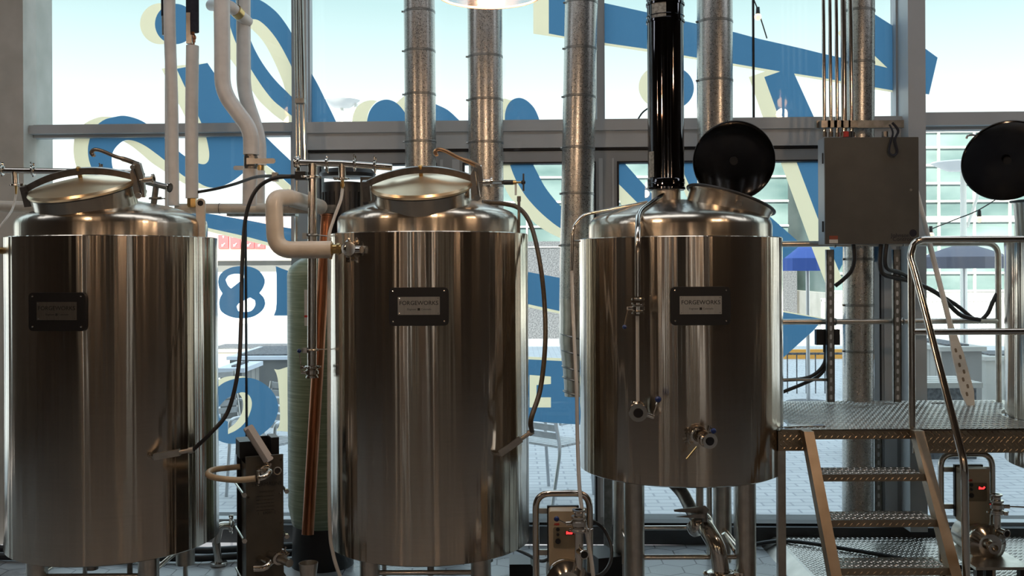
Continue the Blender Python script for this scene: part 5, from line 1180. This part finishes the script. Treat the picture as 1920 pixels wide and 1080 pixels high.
bxo = obj('cabinet', B().box((a.x, Yx+.012, a.z), (c_.x, Yx+.13, c_.z)), M_frame2, t)
dr = obj('door', B().prism(rrect(c_.x-a.x, c_.z-a.z, .004), facing(((a.x+c_.x)/2, Yx+.012, (a.z+c_.z)/2)), .014), M_box, t)
for py in (297, 425): obj('hinge', B().cyl(P(1543, py-10, Yx+.03), P(1543, py+10, Yx+.03), .006, seg=8), M_black, t)
obj('keyhole', B().cyl(P(1708, 356, Yx-.002), P(1708, 356, Yx-.005), .008, seg=16), M_galvflat, dr)
M_dink = mat('faded_logo_ink', (.008, .008, .02), .7)
b = B().text('Johnson', .034, facing(P(1688, 441.5, Yx-.003))).text('Controls', .034, facing(P(1693, 448.5, Yx-.003))); obj('maker_lettering', b, M_dink, dr, smooth=False, clean=False)
b = B(); cc = P(1712, 437, Yx-.003)
for i in range(5): b.prism([(-.012+.0*i, -.001), (.012, -.001), (.012, .001), (-.012, .001)], facing(cc+Vector((0, 0, (i-2)*.0055))) @ Matrix.Rotation(.3, 4, 'Z'), .0006)
obj('maker_emblem', B().prism([(.022*math.cos(a_), .022*math.sin(a_)) for a_ in [2*PI*i/24 for i in range(24)]], facing(P(1712, 437, Yx-.0022)), .0006), M_dink, dr)
obj('warning_sticker', B().box(P(1555, 456, Yx-.003), P(1571, 449, Yx-.0015)), M_label, dr); obj('sticker_head', B().box(P(1555, 449, Yx-.003), P(1571, 442, Yx-.0015)), mat('dull_red', (.25, .06, .03), .6), dr)
b = B()
for i, (p0, p1, r) in enumerate(((1543, 1546, .0105), (1555, 1558, .0105), (1567, 1570, .0105), (1580, 1583, .017), (1593, 1597, .014))):
    o = obj('conduit', B().cyl(P(p1, 257, 6.06), up(p0-1, 6.06), r, seg=16).cyl(P(p1, 257, 6.06), P(p1, 248, 6.06), r*1.4, seg=8), M_pipe)
    tag(o, ('leftmost thin conduit rising from the control box', 'second thin conduit from the left on the control box', 'third thin conduit from the left on the control box', 'thickest conduit rising from the control box, fourth from the left', 'conduit closest to the duct on the control box')[i], 'conduit', 'conduits above the control box')
t = thing('support_channel', P(1610, 233, 6.1), 'horizontal galvanised channel clamping the conduits above the control box', 'bracket')
obj('channel', B().box(P(1531, 240, 6.09), P(1690, 227, 6.13)), M_galvflat, t)
for px in (1546, 1558, 1570, 1583, 1597): obj('conduit_clip', B().box(P(px-6, 239, 6.035), P(px+6, 228, 6.09)), M_dark_steel, t)
for px, m_ in ((1586, M_red), (1593, M_black), (1660, M_dark_steel)): obj('gland', B().cyl(P(px, 257, 6.05), P(px, 247, 6.05), .02, seg=14), m_, t)
o = obj('velcro_strap', B().tube(crv([P(1668, 234, 6.0), P(1674, 250, 5.98), P(1668, 275, 5.98), P(1668, 287, 5.98), P(1676, 291, 5.98), P(1682, 284, 5.98), P(1678, 262, 5.98), P(1684, 245, 5.99), P(1673, 230, 6.0)]), .008, 8, flat=.5), M_blackfoam); tag(o, 'black fabric strap looped over the top of the control box', 'strap')
hose('black conduit curving left from below the control box to the strut', [P(1600, 458, 6.05), P(1602, 485, 6.05), P(1596, 508, 6.07), P(1580, 525, 6.1), P(1566, 536, 6.12)], .0125, M_rubber, 'flexible_conduit')
hose('black flexible conduit looping to the right strut, the outer of two', [P(1652, 458, 6.04), P(1650, 495, 6.04), P(1656, 514, 6.05), P(1680, 521, 6.1), P(1715, 530, 6.15), P(1760, 552, 6.15), P(1800, 590, 6.15), P(1838, 600, 6.15)], .0135, M_rubber, 'flexible_conduit')
hose('black flexible conduit looping to the right strut, the inner of two', [P(1663, 458, 6.02), P(1660, 490, 6.02), P(1666, 505, 6.04), P(1690, 512, 6.1), P(1730, 535, 6.2), P(1790, 570, 6.2), P(1830, 600, 6.2), P(1850, 590, 6.2), P(1862, 565, 6.2), P(1875, 540, 6.2)], .0125, M_rubber, 'flexible_conduit')
t = thing('junction_box', P(1551, 647, 6.1), 'small dark junction box behind the left strut with two cables', 'electrical box')
obj('box', B().box(P(1531, 647, 6.16), P(1571, 617, 6.2)), M_black, t); obj('gland', B().cyl(P(1547, 660, 6.18), P(1547, 647, 6.18), .012, seg=10), M_black, t)
obj('cable', B().tube(crv([P(1548, 655, 6.18), P(1546, 680, 6.18), P(1530, 700, 6.18), P(1505, 710, 6.18), P(1460, 713, 6.18)]), .011, 10), M_rubber, t)
obj('cable', B().tube(crv([P(1552, 648, 6.19), P(1552, 680, 6.19), P(1535, 705, 6.19), P(1505, 720, 6.19), P(1460, 738, 6.19)]), .011, 10), M_rubber, t)
o = obj('conduit_stub', B().cyl(P(1440, 712, 6.15), P(1552, 712, 6.15), .009, seg=10), M_galvflat); tag(o, 'thin horizontal conduit between the kettle and the left strut', 'conduit')
# paddle and wrench
t = thing('mash_paddle', P(1822, 765, 5.95), 'long off-white mash paddle leaning beside the control box, blade down', 'paddle')
pa = P(1717, 355, 6.12); pb = P(1821, 764, 6.02); d = (pb-pa).normalized(); L = (pb-pa).length
side = d.cross(Vector((0, 1, 0))).normalized(); nr = side.cross(d)
Mp = axes(pa, side, d, nr)
obj('shaft', B().tube([pa, pa+d*L*.66], .016, 14), M_wood, t)
obj('blade', B().prism([(-.015, L*.62), (.015, L*.62), (.034, L*.76), (.038, L*.93), (.022, L*.99), (0, L), (-.022, L*.99), (-.038, L*.93), (-.034, L*.76)], Mp @ Matrix.Translation((0, 0, -.007)), .014), M_wood, t)
for k in range(7): obj('blade_hole', B().prism(rrect(.014, .026, .0065), Mp @ Matrix.Translation(((.008 if k % 2 else -.008), L*(.74+.033*k), -.0078)), .0006).prism(rrect(.014, .026, .0065), Mp @ Matrix.Translation(((.008 if k % 2 else -.008), L*(.74+.033*k), .0072)), .0006), mat('hole_shade_brown', (.25, .2, .15), .7), t)
wz = ZK+.002; t = thing('spanner_tool', (P(1500, 0, 5.3).x, 5.3, wz), 'flat steel spanner lying at the left corner of the deck', 'spanner')
w0 = Vector((P(1462, 0, 5.22).x, 5.22, wz))
M = Matrix.Translation(w0) @ Matrix.Rotation(.45, 4, 'Z')
obj('spanner', B().prism([(0, 0), (.05, .004), (.08, .05), (.10, .05), (.11, .02), (.17, -.01), (.22, -.03), (.235, -.05), (.225, -.075), (.2, -.07), (.17, -.05), (.1, -.025), (.05, -.02), (0, -.01)], M, .005), M_pipe, t)
o = obj('small_wrench', B().prism([(0, 0), (.1, 0), (.11, .015), (.0, .015)], Matrix.Translation((P(1745, 0, 6.1).x, 6.1, wz)), .006), M_dark_steel); tag(o, 'small dark tool lying at the back of the deck by the stair rail', 'tool')

# ================================================================ STEAM
m = bpy.data.materials.new('steam'); m.use_nodes = True; n_ = m.node_tree; n_.nodes.clear()
o_ = n_.nodes.new('ShaderNodeOutputMaterial'); v_ = n_.nodes.new('ShaderNodeVolumePrincipled'); tc2 = n_.nodes.new('ShaderNodeTexCoord'); no = n_.nodes.new('ShaderNodeTexNoise'); rm = n_.nodes.new('ShaderNodeMapRange')
no.inputs['Scale'].default_value = 7; no.inputs['Detail'].default_value = 4; no.inputs['Distortion'].default_value = 1.2
n_.links.new(tc2.outputs['Object'], no.inputs['Vector']); n_.links.new(no.outputs[0], rm.inputs[0])
rm.inputs[1].default_value = .53; rm.inputs[2].default_value = .75; rm.inputs[3].default_value = 0; rm.inputs[4].default_value = 5
n_.links.new(rm.outputs[0], v_.inputs['Density']); v_.inputs['Color'].default_value = (.95, .97, 1, 1); n_.links.new(v_.outputs[0], o_.inputs['Volume'])
st = obj('steam_wisp', B().tube(crv([P(960, 300, 5.9), P(945, 240, 5.9), P(918, 180, 5.9), P(915, 110, 5.9), P(912, 40, 5.9)], 6), [.05, .06, .07, .08, .09, .1]+[.11]*19, 16), m); tag(st, 'faint wisp of steam rising in front of the duct below the pendant lamp', 'steam', None, 'stuff')
